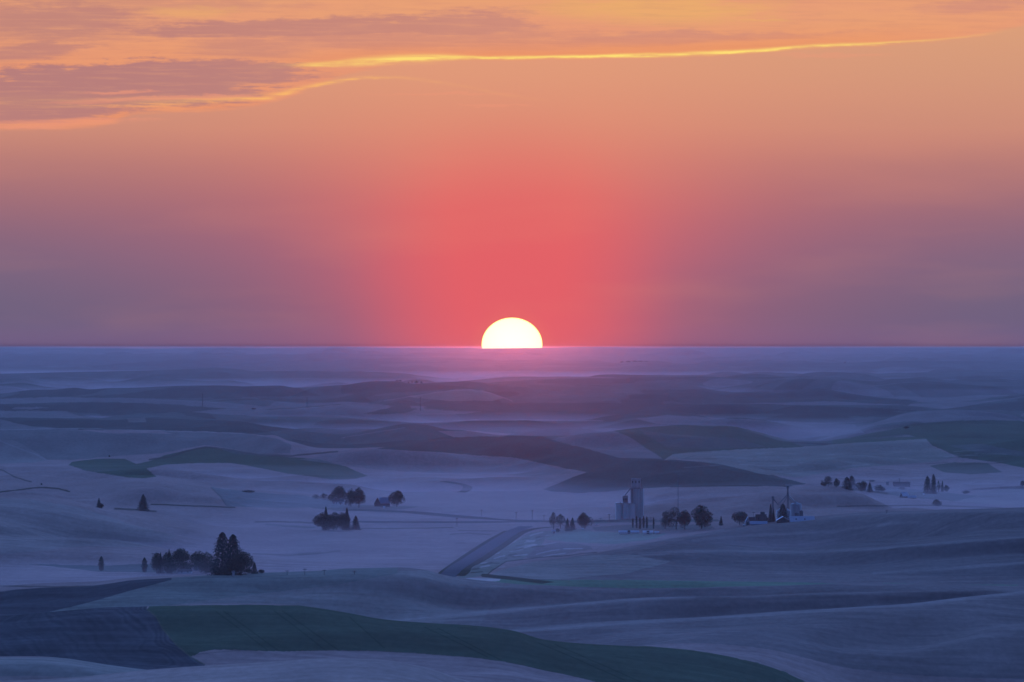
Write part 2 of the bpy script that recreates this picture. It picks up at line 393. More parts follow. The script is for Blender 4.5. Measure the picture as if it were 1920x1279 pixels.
CD = np.stack([c[0] for c in cur], axis=1)
def relief(sel, GD):
    """Height of the land for the chosen bearings at distances GD (columns, rows)."""
    GZ = pchip(KD[sel], KZ[sel], GD)
    GX = ((cx[sel] - 960.0) / FOC)[:, None] * np.maximum(GD, 1500.0)
    amp = np.clip((GD - 1600) / 1500, 0, 1)
    hilly = 1 - 0.93 * np.clip(1 - np.abs(GZ) / 5.0, 0, 1) * (GD > 3950) * (GD < 6800)
    und = 0.40 * vnoise(GX / 85.0 + .3, GD / 190.0, 1) + 0.20 * vnoise(GX / 33.0, GD / 80.0, 2)
    und += np.clip((GD - 15000) / 6000, 0, 1) * (4.5 * vnoise(GX / 620.0, GD / 1100.0, 5) + 2.0 * vnoise(GX / 260.0, GD / 600.0, 8))
    # folds and draws on the slopes, dying out towards each crest line
    skew = GX + 0.25 * GD
    fold = vnoise(skew / 150.0, GD / 200.0, 6) + 0.6 * vnoise((GX - .3 * GD) / 60.0, GD / 120.0, 7)
    foldf = vnoise(GX / 330.0, GD / 420.0, 3) + 0.55 * vnoise(GX / 130.0 + 4, GD / 200.0, 4)
    wk = np.zeros_like(GD); C_ = CD[sel]
    for c in range(len(GD)):
        j = np.clip(np.searchsorted(C_[c], GD[c]) - 1, 0, C_.shape[1] - 2)
        t = np.clip((GD[c] - C_[c, j]) / (C_[c, j + 1] - C_[c, j]), 0, 1)
        wk[c] = np.sin(np.pi * t) ** 1.3 * np.clip((C_[c, j + 1] - C_[c, j]) / 420.0, 0.25, 1.6)
    nearw = np.clip((9000 - GD) / 2500, 0, 1)
    und += wk * (7.5 * fold * nearw + 17.0 * foldf * (1 - nearw))
    return GX, GZ + und * amp * hilly * np.where(GD > 38000, 0.25, 1.0)

# rows of the land sheet: dense where it is seen face on, sparse where it falls away
probe = np.where((cx > -80) & (cx < 2000))[0][::7]
rows = []
for k in range(KD.shape[1] - 1):
    if k < 5: t = np.arange(3) / 3.0
    else:
        tt = np.linspace(0, 1, 41)
        g = KD[probe, k, None] + (KD[probe, k + 1] - KD[probe, k])[:, None] * tt[None, :]
        py = HZ + (EYE - relief(probe, g)[1]) * FOC / g
        sp = np.percentile(np.maximum(-np.diff(py, axis=1), 0), 97, axis=0)
        cum = np.concatenate([[0], np.cumsum(sp / 1.25 + 0.12)])
        n = int(np.clip(cum[-1], 6, 130))
        t = np.interp(np.arange(n) / n * cum[-1], cum, tt)
    rows.append(KD[:, k, None] + (KD[:, k + 1] - KD[:, k])[:, None] * t[None, :])
rows.append(KD[:, -1:])
GD = np.concatenate(rows, axis=1)
NR = GD.shape[1]
GX, GZ = relief(np.arange(NC), GD)
PY = HZ + (EYE - GZ) * FOC / np.maximum(GD, 50.0)
PX = np.repeat(cx[:, None], NR, axis=1)

def zat(x, D):
    """Height of the land on bearing x at distance D."""
    c = np.clip(np.searchsorted(cx, x) - 1, 0, NC - 2); t = (x - cx[c]) / (cx[c + 1] - cx[c])
    return (1 - t) * np.interp(D, GD[c], GZ[c]) + t * np.interp(D, GD[c + 1], GZ[c + 1])
def seen(x, y):
    """Distance of the land met when looking along bearing x, dip y."""
    c = int(np.argmin(np.abs(cx - x)))
    k = np.where((PY[c] <= y) & (GD[c] > 2000))[0][0]
    a, b = PY[c, k - 1], PY[c, k]
    t = 1.0 if a <= y else (a - y) / max(1e-6, a - b)
    return GD[c, k - 1] + t * (GD[c, k] - GD[c, k - 1])
def at(x, y=None, D=None):
    """A point on the land: (position, metres per unit of bearing)."""
    D = seen(x, y) if D is None else D
    return ((x - 960.0) / FOC * D, D, zat(x, D)), D / FOC

# ------------------------------------------------------------------ what grows where: one albedo per point of the land
WHEAT = (0.305, 0.22, 0.192); DULL = (0.212, 0.172, 0.152); GREEN = (0.074, 0.100, 0.064); SOIL = (0.078, 0.078, 0.080)
CROP = (0.20, 0.235, 0.175); PAST = (0.20, 0.20, 0.155); DARK = (0.080, 0.088, 0.072); STRIP = (0.06, 0.062, 0.045)
LIME = (0.15, 0.21, 0.135); BARE_OR_RIMLIGHT = (0.45, 0.39, 0.345); RUST = (0.19, 0.16, 0.14); HAY = (0.185, 0.172, 0.152); SAGE = (0.112, 0.125, 0.104)

ALB = np.empty((NC, NR, 3)); ALB[:] = WHEAT
wx = PX + 1.5 * vnoise(GX / 30.0, GD / 300.0, 11)
wy = PY + 0.7 * vnoise(GX / 17.0, GD / 500.0, 13) + 0.35 * vnoise(GX / 5.0, GD / 400.0, 14)
print('land', NC, NR)

def field(poly, col, d0, d1, k=1.0):
    """Sow one field: an outline by bearing and dip, between two distances."""
    p = np.array(poly, float)
    sel = (wx >= p[:, 0].min()) & (wx <= p[:, 0].max()) & (wy >= p[:, 1].min()) & (wy <= p[:, 1].max()) & (GD > d0) & (GD < d1)
    idx = np.nonzero(sel); x = wx[idx]; y = wy[idx]
    ins = np.zeros(len(x), bool)
    for (x0, y0), (x1, y1) in zip(p, np.roll(p, -1, axis=0)):
        if y0 == y1: continue
        c = ((y0 > y) != (y1 > y)) & (x < (x1 - x0) * (y - y0) / (y1 - y0) + x0)
        ins ^= c
    i = (idx[0][ins], idx[1][ins])
    ALB[i] = ALB[i] * (1 - k) + np.array(col) * k

def strip(line, w, col, d0, d1, k=1.0):
    """A grass margin, track, eyebrow or painted crest light along a line (w: half width in dip units)."""
    p = np.array(line, float)
    sel = (wx >= p[:, 0].min() - 6) & (wx <= p[:, 0].max() + 6) & (wy >= p[:, 1].min() - 6) & (wy <= p[:, 1].max() + 6) & (GD > d0) & (GD < d1)
    idx = np.nonzero(sel); x = wx[idx]; y = wy[idx]
    best = np.full(len(x), 1e9)
    for a, b in zip(p[:-1], p[1:]):
        d = b - a; t = np.clip(((x - a[0]) * d[0] + (y - a[1]) * d[1]) / (d @ d), 0, 1)
        best = np.minimum(best, np.hypot((x - a[0] - t * d[0]) * 0.8, y - a[1] - t * d[1]))
    f = k * np.clip((w + 0.5 - best) / 0.9, 0, 1)[:, None]
    ALB[idx] = ALB[idx] * (1 - f) + np.array(col) * f

# broad default cover by distance: a patchwork of crops on the far hills
def patch(seed, sx, sy): return vnoise(GX / sx + 0.35 * vnoise(GX / 300.0, GD / 500.0, seed + 5), GD / sy + 0.5 * vnoise(GX / 200.0, GD / 300.0, seed + 6), seed)
far = GD > cur[12][0][:, None] + 40
q = patch(31, 420.0, 900.0) + 0.5 * patch(33, 190.0, 420.0)
for lo, hi, c in ((-9, -0.35, SAGE), (-0.35, 0.1, DARK), (0.1, 0.42, SAGE), (0.42, 9, HAY)):
    s = far & (q >= lo) & (q < hi); ALB[s] = c
q2 = patch(35, 1500.0, 3500.0)
for lo, hi, c in ((-9, -0.3, DARK), (-0.3, 0.25, SAGE), (0.25, 9, HAY)):
    s = (GD > 17500) & (q2 >= lo) & (q2 < hi); ALB[s] = np.array(c) * .5 + np.array(SAGE) * .5
near = (GD < 2000); ALB[near] = DULL

# nearest hills
field([(-400, 1190), (1000, 1190), (1000, 1420), (-400, 1420)], (0.36, 0.272, 0.23), 1500, 2420)
field([(-400, 1232), (420, 1232), (420, 1420), (-400, 1420)], (0.28, 0.25, 0.21), 2420, 2560)
field([(-400, 1120), (275, 1120), (275, 1142), (292, 1155), (306, 1180), (332, 1210), (356, 1230), (384, 1247), (300, 1300), (-400, 1330)], SOIL, 2560, 3060)
field([(275, 1142), (292, 1155), (306, 1180), (332, 1210), (356, 1230), (366, 1228), (375, 1222), (400, 1218), (450, 1219), (530, 1222), (620, 1219), (700, 1220), (800, 1226), (900, 1234), (960, 1243), (1020, 1257), (1060, 1265), (1120, 1279), (1200, 1300), (1600, 1420), (1560, 1300), (1500, 1274), (1470, 1260), (1420, 1243), (1360, 1229), (1300, 1219), (1200, 1211), (1090, 1205), (1020, 1198), (960, 1181), (900, 1173), (800, 1167), (720, 1160), (640, 1146), (560, 1135), (400, 1134), (280, 1136)], GREEN, 2480, 3090)
strip([(275, 1142), (292, 1155), (306, 1180), (332, 1210), (356, 1230), (382, 1246)], 1.0, (0.12, 0.13, 0.08), 2500, 3060, .7)
for k_, (a, b) in enumerate((((405, 1146), (500, 1219)), ((420, 1146), (520, 1220)), ((515, 1146), (610, 1220)), ((530, 1146), (635, 1220)), ((655, 1157), (720, 1215)), ((795, 1176), (915, 1232)), ((820, 1178), (940, 1238)), ((1010, 1205), (1170, 1275)), ((1040, 1208), (1200, 1278)))):
    strip([a, b], 0.5, (0.018, 0.036, 0.018), 2560, 3060, .8)
strip([(370, 1226), (450, 1219.5), (620, 1219.5), (700, 1220.5), (800, 1226.5), (900, 1234.5), (960, 1243.5), (1060, 1265), (1120, 1279)], 0.5, (0.03, 0.05, 0.03), 2480, 3060, .5)
# the next swell
field([(-400, 1060), (2300, 1060), (2300, 1420), (-400, 1420)], DULL, 3090, 3900)
for xe in (640, 700, 760, 830, 900):
    field([(240, 1145), (400, 1124), (640, 1095), (760, 1070), (xe + 60, 1070), (xe, 1175), (240, 1175)], (0.27, 0.24, 0.20), 3090, 3900, .3)
field([(322, 1060), (322, 1087), (250, 1106), (180, 1126), (75, 1153), (250, 1145), (400, 1124), (640, 1095), (745, 1076), (745, 1050)], (0.20, 0.20, 0.165), 3090, 3900)
field([(-400, 1050), (320, 1050), (321, 1087), (250, 1106), (180, 1126), (75, 1153), (-400, 1220)], SOIL, 3090, 3900)
strip([(210, 1150), (400, 1145), (560, 1145), (660, 1158), (720, 1170)], 0.9, BARE_OR_RIMLIGHT, 3090, 3500, .35)
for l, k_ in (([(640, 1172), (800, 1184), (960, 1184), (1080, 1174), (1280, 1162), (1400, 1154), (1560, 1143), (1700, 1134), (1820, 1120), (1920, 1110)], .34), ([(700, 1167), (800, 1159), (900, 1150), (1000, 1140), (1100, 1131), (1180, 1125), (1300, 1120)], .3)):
    strip(l, 4.5, BARE_OR_RIMLIGHT, 3090, 3760, k_ * .35); strip(l, 2.2, BARE_OR_RIMLIGHT, 3090, 3760, k_ * .4)          # luminous crest rims painted into the albedo as pale bands
# right hill
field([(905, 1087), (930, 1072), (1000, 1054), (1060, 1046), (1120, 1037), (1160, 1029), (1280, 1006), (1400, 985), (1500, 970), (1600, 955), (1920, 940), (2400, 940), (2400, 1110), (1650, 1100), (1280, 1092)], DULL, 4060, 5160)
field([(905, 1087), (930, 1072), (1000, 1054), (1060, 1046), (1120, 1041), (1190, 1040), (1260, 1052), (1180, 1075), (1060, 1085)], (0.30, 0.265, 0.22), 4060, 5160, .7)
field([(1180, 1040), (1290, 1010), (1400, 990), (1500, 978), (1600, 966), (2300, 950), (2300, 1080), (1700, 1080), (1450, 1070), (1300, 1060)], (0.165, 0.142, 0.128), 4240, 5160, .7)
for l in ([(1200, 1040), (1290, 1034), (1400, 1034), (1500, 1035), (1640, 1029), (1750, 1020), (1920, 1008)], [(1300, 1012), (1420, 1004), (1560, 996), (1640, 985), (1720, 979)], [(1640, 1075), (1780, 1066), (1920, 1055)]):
    strip(l, 3.5, BARE_OR_RIMLIGHT, 4200, 5000, .1); strip(l, 1.6, BARE_OR_RIMLIGHT, 4200, 5000, .1)  # light on the fold crests painted in as pale bands
# left hill
field([(-400, 925), (-60, 930), (60, 937), (150, 952), (250, 985), (330, 1005), (300, 1025), (150, 1025), (0, 1040), (-400, 1050)], (0.29, 0.232, 0.2), 4200, 5480)
field([(-60, 985), (100, 992), (220, 1000), (330, 1018), (200, 1012), (60, 1004), (-60, 1000)], (0.21, 0.175, 0.152), 4200, 5480, .6)
# the valley
field([(860, 1089), (930, 1086), (1280, 1088.5), (1500, 1092), (1650, 1096), (1500, 1104), (1100, 1108), (960, 1106), (870, 1099)], LIME, 3900, 4210)
field([(1640, 1092), (1760, 1097), (1830, 1096), (1910, 1096), (1905, 1104), (1800, 1104), (1700, 1100)], LIME, 3900, 4210, .8)
field([(850, 1085), (990, 1000), (1060, 990), (1108, 994), (1022, 1010), (1012, 1028), (1000, 1038), (977, 1050), (950, 1053), (924, 1069), (912, 1080)], PAST, 4000, 5300)
field([(1006, 1026), (1030, 1018), (1080, 1019), (1108, 1024), (1112, 1030), (1085, 1034), (1050, 1041), (1000, 1047), (985, 1046)], RUST, 4000, 5300)
field([(1022, 1012), (1045, 1001), (1100, 996), (1190, 1000), (1250, 1001), (1230, 1010), (1150, 1021), (1100, 1018), (1060, 1016)], CROP, 4000, 5300)
field([(843, 1088), (880, 1083), (938, 1085.5), (935, 1090), (890, 1093), (860, 1093)], BARE_OR_RIMLIGHT, 3950, 4210)
strip([(800, 1085), (850, 1093)], 1.5, STRIP, 3990, 4300)
strip([(905, 1079.5), (940, 1083), (1000, 1089), (1060, 1096), (1110, 1103)], 3.2, STRIP, 3950, 4300, .9)
rs = np.random.RandomState(5)
for _ in range(46):      # rough grazing between road and creek: tussocks, bare patches
    t = rs.rand(); x = 870 + 150 * t + rs.randn() * 12; y = 1072 - 68 * t + rs.randn() * 7
    strip([(x, y), (x + rs.uniform(8, 24), y - rs.uniform(0, 6))], rs.uniform(.4, 1.5), BARE_OR_RIMLIGHT if rs.rand() < .4 else (STRIP if rs.rand() < .6 else RUST), 4000, 5300, rs.uniform(.3, .8))
for l in ([(1005, 1040), (1020, 1036), (1034, 1033), (1048, 1031)], [(1057, 1029), (1075, 1028.6), (1093, 1028.6)], [(1012, 1046), (1036, 1040), (1060, 1037)], [(926, 1048), (945, 1042)], [(944, 1020), (966, 1014)]):
    strip(l, 0.7, BARE_OR_RIMLIGHT, 4000, 5300, .8)
strip([(913, 1078), (924, 1069), (950, 1053), (977, 1050), (1012, 1046), (1066, 1041), (1119, 1036)], 0.9, STRIP, 4000, 5300, .8)
strip([(640, 990), (700, 990.6), (760, 990.4), (850, 990)], .8, STRIP, 4000, 5700, .9)
strip([(845, 1002), (880, 1000), (920, 1003)], 1.0, STRIP, 4000, 5700, .5); strip([(860, 995), (930, 996)], .8, STRIP, 4000, 5700, .5); strip([(855, 1018), (872, 1018)], .8, STRIP, 4000, 5700, .4)
strip([(480, 978.5), (560, 979), (592, 980)], 1.3, STRIP, 4000, 5900, .8); strip([(500, 984), (590, 989)], 1.6, SAGE, 4000, 5900, .7)
strip([(475, 1038), (510, 1039.5), (540, 1041), (590, 1039), (637, 1033.5)], 1.2, STRIP, 4000, 5500, .5); strip([(560, 1040), (600, 1036)], 2.2, STRIP, 4000, 5500, .4)
field([(50, 1057.5), (180, 1061), (292, 1057), (330, 1060), (330, 1074), (230, 1073), (180, 1071.5), (110, 1064)], SAGE, 3990, 5000)
strip([(360, 1078), (440, 1078.5), (520, 1078)], 1.5, SAGE, 3960, 5000, .8)
strip([(0, 1099), (90, 1100), (170, 1100)], 1.4, STRIP, 3900, 4300, .6)
field([(1100, 975), (1160, 974), (1345, 974), (1350, 978), (1250, 979), (1110, 981)], SAGE, 5200, 6200, .8)
field([(1110, 988), (1160, 985), (1250, 984), (1330, 983), (1340, 992), (1240, 994), (1150, 997), (1115, 996)], SAGE, 4600, 5500, .7)
strip([(585, 951), (640, 956), (700, 958), (760, 960)], 1.6, SAGE, 5000, 6500, .7); field([(590, 938), (640, 945), (700, 948), (790, 949), (760, 955), (690, 957), (620, 953)], SAGE, 5000, 6500, .6)
# low hills on the left
field([(395, 912), (420, 916.5), (483, 923.5), (567, 928), (610, 936), (660, 951), (520, 952), (425, 949)], (0.20, 0.19, 0.17), 5000, 6800)
strip([(283, 945.5), (340, 948), (400, 950), (440, 951)], 1.1, STRIP, 5000, 6900)
strip([(215, 954), (250, 955.5), (292, 959)], 1.6, STRIP, 5000, 6900, .8)
strip([(-60, 926), (0, 923), (30, 919), (60, 915), (90, 914.5), (112, 917), (130, 922)], 1.3, STRIP, 5600, 7200)
strip([(395, 914), (412, 930), (424, 947)], .7, STRIP, 5000, 6900, .5)
strip([(-40, 870), (5, 882), (25, 894), (58, 904)], 1.0, STRIP, 6600, 8700, .8)
field([(-300, 800), (30, 826), (90, 862), (60, 868), (-40, 870), (-300, 860)], (0.24, 0.21, 0.18), 6600, 8800)
strip([(0, 827), (40, 842), (90, 862)], .7, BARE_OR_RIMLIGHT, 6600, 8800, .4)
field([(128, 872), (134, 866), (160, 862), (200, 860.5), (235, 861), (255, 870), (280, 865), (310, 853), (345, 845), (385, 838), (405, 841), (440, 847), (480, 851), (520, 855), (600, 862), (650, 875), (690, 893), (665, 898), (620, 899), (580, 893), (540, 888), (500, 880), (470, 874), (430, 868), (380, 868), (310, 871), (275, 879), (292, 894), (270, 896.5), (240, 896), (200, 889), (160, 882)], (0.075, 0.105, 0.062), 6500, 9400)
strip([(280, 862), (320, 856), (350, 846), (385, 838), (420, 842), (480, 852), (545, 855), (590, 851), (632, 846)], 1.5, STRIP, 6500, 9000, .85)
field([(400, 838), (430, 842), (480, 848), (550, 852), (500, 855), (440, 851)], SAGE, 6500, 9000, .6)
field([(-300, 805), (0, 807), (300, 807), (460, 813), (520, 822), (548, 834), (545, 850), (480, 849), (385, 834), (300, 850), (130, 862), (90, 862), (30, 826)], (0.185, 0.172, 0.148), 6600, 8820)
# the middle hills
field([(705, 841.5), (740, 835), (760, 830), (840, 818), (900, 812), (1000, 812), (1052, 830), (1100, 841.5), (1150, 853), (1168, 862), (1130, 880), (1098, 885), (1060, 878.5), (1000, 865.5), (960, 857), (900, 855), (830, 848), (760, 845)], DARK, 6700, 9500)
field([(1020, 918), (1060, 901), (1100, 885), (1160, 858), (1280, 855), (1350, 870), (1430, 886), (1512, 907), (1480, 912), (1400, 912), (1280, 913), (1200, 916), (1140, 921), (1080, 924), (1035, 922)], DARK, 6380, 7700)
strip([(1022, 918), (1080, 924), (1140, 921), (1200, 916)], .6, STRIP, 6300, 7000, .5)
field([(1032, 823), (1080, 814), (1155, 806), (1190, 824), (1245, 862), (1160, 858), (1100, 842)], HAY, 7700, 10060)
field([(1150, 806), (1200, 798), (1250, 792), (1340, 790), (1380, 797), (1430, 812), (1507, 837), (1480, 842.5), (1400, 842.5), (1300, 848), (1262, 851), (1245, 862), (1220, 846), (1185, 821)], (0.08, 0.105, 0.068), 7700, 10150)
field([(1195, 805), (1260, 815), (1380, 822), (1440, 838), (1330, 842), (1250, 838)], SAGE, 7700, 10150, .7)
field([(1245, 862), (1262, 851), (1300, 848), (1400, 842), (1500, 838), (1600, 830), (1735, 822), (1745, 835), (1793, 858), (1750, 866), (1600, 878), (1500, 895), (1430, 889), (1350, 871), (1280, 861)], (0.235, 0.215, 0.17), 6700, 9300)
field([(1735, 822), (1700, 815), (1590, 824), (1650, 805), (1720, 794), (1800, 788), (2300, 790), (2300, 905), (1920, 878), (1860, 866), (1800, 858), (1750, 836)], (0.075, 0.105, 0.065), 6900, 10200)
field([(1560, 824), (1650, 822), (1730, 818), (1740, 822), (1640, 829), (1560, 832)], (0.09, 0.12, 0.075), 6900, 10200)
field([(1743, 873), (1790, 867), (1850, 868), (1880, 885), (1820, 890), (1770, 885)], GREEN, 6600, 9300, .8)
field([(1780, 836), (1840, 832), (1920, 848), (1920, 856), (1830, 848)], SAGE, 6600, 9300, .8)
field([(1790, 938), (1830, 925), (1920, 911), (2300, 905), (2300, 960), (1920, 950), (1830, 945)], (0.27, 0.215, 0.18), 5600, 6900)
field([(1545, 914), (1640, 910), (1790, 925), (1830, 930), (1790, 940), (1720, 934), (1640, 924)], SAGE, 6150, 7000, .75)
strip([(1542, 911.5), (1580, 914), (1620, 919), (1662, 925)], 2.0, STRIP, 6150, 7200, .85)
rs = np.random.RandomState(9)
for _ in range(70):
    x = rs.uniform(1260, 1900); y = rs.uniform(845, 915)
    strip([(x, y), (x + rs.uniform(20, 70), y + rs.uniform(-5, 4))], rs.uniform(.3, .9), STRIP if rs.rand() < .6 else BARE_OR_RIMLIGHT, 6600, 9300, rs.uniform(.12, .4))
strip([(1570, 949.5), (1640, 948.5), (1720, 948), (1800, 949.5), (1870, 952), (1920, 956)], .9, STRIP, 5000, 6800, .8)
field([(560, 862), (640, 850), (705, 842), (760, 846), (830, 849), (900, 856), (960, 858), (1000, 866), (1060, 879), (1098, 886), (1000, 893), (860, 888), (700, 880)], (0.20, 0.19, 0.17), 6800, 9300, .6)
# far patchwork that the photograph shows distinctly
for poly, c in (
 ([(-300, 783), (0, 784), (150, 787), (330, 792), (450, 795), (520, 808), (470, 813), (300, 806), (0, 806), (-300, 806)], DARK),
 ([(0, 787), (60, 800), (110, 803), (146, 803), (148, 807), (0, 807)], HAY),
 ([(150, 806), (300, 807), (325, 813), (200, 813)], WHEAT),
 ([(-300, 757), (0, 756), (200, 753), (330, 759), (425, 767), (360, 772), (215, 777), (150, 774), (60, 766), (0, 770), (-300, 770)], DARK),
 ([(30, 763), (90, 764), (60, 768), (20, 767)], HAY), ([(0, 771), (50, 770), (125, 771), (152, 780), (215, 781), (190, 785), (0, 783)], HAY),
 ([(238, 784), (272, 783), (274, 792), (240, 792)], (0.16, 0.155, 0.13)),
 ([(130, 745), (240, 738), (330, 726), (450, 722), (540, 722), (565, 730), (600, 742), (420, 745), (300, 747)], DARK),
 ([(0, 748), (100, 744), (290, 748), (300, 756), (150, 754), (0, 758)], HAY),
 ([(640, 722), (690, 714), (740, 713), (800, 720), (900, 728), (820, 732), (700, 740), (640, 738)], DARK),
 ([(690, 757), (730, 760), (725, 768), (680, 776), (650, 776), (655, 762)], HAY), ([(680, 776), (725, 766), (745, 760), (775, 766), (790, 771), (760, 775), (720, 777)], DARK),
 ([(788, 765), (800, 768), (905, 772), (870, 776), (790, 778), (750, 778)], HAY), ([(768, 761), (794, 762), (794, 768), (770, 766)], HAY),
 ([(795, 757), (1020, 755), (1280, 757), (1420, 757), (1600, 764), (1720, 770), (1500, 776), (1340, 776), (1280, 778), (1000, 777), (900, 771), (800, 766)], DARK),
 ([(820, 809), (880, 807), (965, 814), (940, 818), (870, 819), (850, 820)], WHEAT),
 ([(1190, 786), (1250, 778), (1340, 783), (1450, 789), (1600, 795), (1620, 812), (1540, 818), (1480, 826), (1380, 800), (1280, 797), (1230, 794)], HAY),
 ([(1200, 732), (1300, 730), (1450, 735), (1535, 728), (1600, 740), (1720, 752), (1700, 760), (1560, 752), (1400, 756), (1300, 757), (1220, 748)], DARK),
 ([(860, 730), (905, 731), (945, 747), (920, 752), (840, 752), (780, 746), (760, 744)], (0.2, .19, .15)),
):
    field(poly, c, 8250, 15000)
for l in ([(0, 805.5), (150, 803), (170, 804), (300, 807.5), (460, 813)], [(640, 780.5), (700, 786), (780, 792.5), (900, 787.5), (1100, 789)], [(850, 788), (1000, 787.5), (1130, 789)], [(560, 766), (620, 761), (640, 760)], [(720, 752), (830, 734), (880, 731), (920, 737), (960, 752)], [(640, 821), (700, 811), (760, 802)]):
    strip(l, .5, BARE_OR_RIMLIGHT, 8000, 15000, .35)  # rim light of the far crests, put into the colour as thin lines
strip([(500, 768), (575, 763.5), (640, 758)], .6, STRIP, 11000, 15000, .8)

# ploughing: furrows that follow the edge of the tilled field, then swirl out over the slope
xb = np.interp(wy, [1142, 1155, 1180, 1210, 1230, 1246], [275, 292, 306, 332, 356, 384])
till = (GD > 2560) & (GD < 3060) & (wx < xb) & (wy > 1130)
dd = (xb - wx) + 26 * vnoise(GX / 16.0, GD / 90.0, 41) + 5 * vnoise(GX / 5.0, GD / 60.0, 42)
fur = np.sin(dd * 2 * np.pi / 15.0) * np.exp(-dd / 60.0) * .22 + .16 * vnoise(dd / 7.0, wy / 40.0, 43) + .12 * vnoise(GX / 11.0 + dd * .01, GD / 14.0, 44) + .15 * vnoise(GX / 30.0, GD / 40.0, 45)
ALB *= np.where(till, 1 + fur, 1.0)[:, :, None]
# drill rows and stubble streaks on the nearer fields
rowv = np.sin((GX * .35 + GD) * 2 * np.pi / 36.0 + 2.2 * vnoise(GX / 70.0, GD / 90.0, 46)) * np.clip((5200 - GD) / 600, 0, 1)
ALB *= (1 + .05 * rowv * vnoise(GX / 90.0, GD / 130.0, 47) * 2)[:, :, None]
streak = vnoise(GX / 26.0, GD / 7.0, 48) + .6 * vnoise(GX / 11.0, GD / 3.5, 49)
ALB *= (1 + .10 * streak * np.clip((5400 - GD) / 600, 0, 1))[:, :, None]
crop = 1.0 + 0.10 * vnoise(GX / 60.0, GD / 240.0, 21) + 0.06 * vnoise(GX / 14.0, GD / 70.0, 22)
ALB *= crop[:, :, None]

def build_ground():
    i = np.arange(NC - 1)[:, None] * NR + np.arange(NR - 1)[None, :]
    q = np.stack([i, i + NR, i + NR + 1, i + 1], axis=-1).reshape(-1)
    nq = len(q) // 4
    me = bpy.data.meshes.new("ground")
    me.vertices.add(NC * NR)
    me.vertices.foreach_set('co', np.stack([GX, GD, GZ], axis=-1).astype(np.float32).reshape(-1))
    me.loops.add(nq * 4); me.loops.foreach_set('vertex_index', q.astype(np.int32))
    me.polygons.add(nq)
    me.polygons.foreach_set('loop_start', np.arange(nq, dtype=np.int32) * 4)
    me.update(calc_edges=True)
    me.polygons.foreach_set('use_smooth', np.ones(nq, bool))
    a = me.attributes.new('albedo', 'FLOAT_COLOR', 'POINT')
    rgba = np.ones((NC * NR, 4), np.float32); rgba[:, :3] = ALB.reshape(-1, 3)
    a.data.foreach_set('color', rgba.reshape(-1))
    m, nt, b = new_mat('field_cover')
    at_ = nt.nodes.new('ShaderNodeAttribute'); at_.attribute_name = 'albedo'
    tc = nt.nodes.new('ShaderNodeTexCoord')
    def noise(sx, sy, detail):
        mp = nt.nodes.new('ShaderNodeMapping'); mp.inputs['Scale'].default_value = (sx, sy, 0)
        n = nt.nodes.new('ShaderNodeTexNoise'); n.inputs['Scale'].default_value = 1; n.inputs['Detail'].default_value = detail; n.inputs['Roughness'].default_value = 0.65
        nt.links.new(tc.outputs['Object'], mp.inputs[0]); nt.links.new(mp.outputs[0], n.inputs['Vector'])
        return n.outputs[0]
    E.nt = nt
    f = 1.0 + E(noise(1 / 40.0, 1 / 60.0, 6)) * 0.5 - 0.25 + (E(noise(1 / 4.0, 1 / 14.0, 5)) - 0.5) * 0.7
    mx = nt.nodes.new('ShaderNodeMix'); mx.data_type = 'RGBA'; mx.blend_type = 'MULTIPLY'; mx.inputs[0].default_value = 1
    cb = nt.nodes.new('ShaderNodeCombineXYZ')
    for k in range(3): nt.links.new(f.s, cb.inputs[k])
    nt.links.new(at_.outputs['Color'], mx.inputs[6]); nt.links.new(cb.outputs[0], mx.inputs[7])
    nt.links.new(mx.outputs[2], b.inputs['Base Color'])
    b.inputs['Roughness'].default_value = 1.0; b.inputs['Specular IOR Level'].default_value = 0.0
    me.materials.append(m)
    o = bpy.data.objects.new('ground', me); scene.collection.objects.link(o); o['kind'] = 'structure'
build_ground()

def ribbon(name, line, half, m, lift=0.25, ahead=0.0):
    """A road or creek as a strip draped over the land; line by bearing and dip, half width in metres."""
    a = np.array(line, float); s = np.concatenate([[0], np.cumsum(np.hypot(*np.diff(a, axis=0).T))])
    t = np.linspace(0, s[-1], int(max(40, s[-1] / 2)))
    xs = pchip1(s, a[:, 0], t); ys = pchip1(s, a[:, 1], t)
    c = np.array([[*at(x, y)[0][:2]] for x, y in zip(xs, ys)])
    if ahead: c = np.vstack([[c[0] + (c[0] - c[6]) / np.linalg.norm(c[0] - c[6]) * q for q in np.linspace(ahead, 8, 20)], c])
    if ahead: c = c[c[:, 1] > cur[5][0][int(np.argmin(np.abs(cx - 830)))] + 130]
    d = np.gradient(c, axis=0); n = np.stack([-d[:, 1], d[:, 0]], 1); n /= np.linalg.norm(n, axis=1)[:, None]
    mb = MB(); cols = np.linspace(-1, 1, 7)
    for p, nn in zip(c, n):
        for k in cols:
            q_ = p + nn * half * k
            mb.v.append((q_[0], q_[1], zat(960 + q_[0] / q_[1] * FOC, q_[1]) + (lift if abs(k) < .95 else -0.3)))
    w = len(cols)
    mb.f = [(i * w + j, i * w + j + 1, (i + 1) * w + j + 1, (i + 1) * w + j) for i in range(len(c) - 1) for j in range(w - 1)]
    o = mb.build(name, m, smooth=True); o['kind'] = 'structure'
    return o

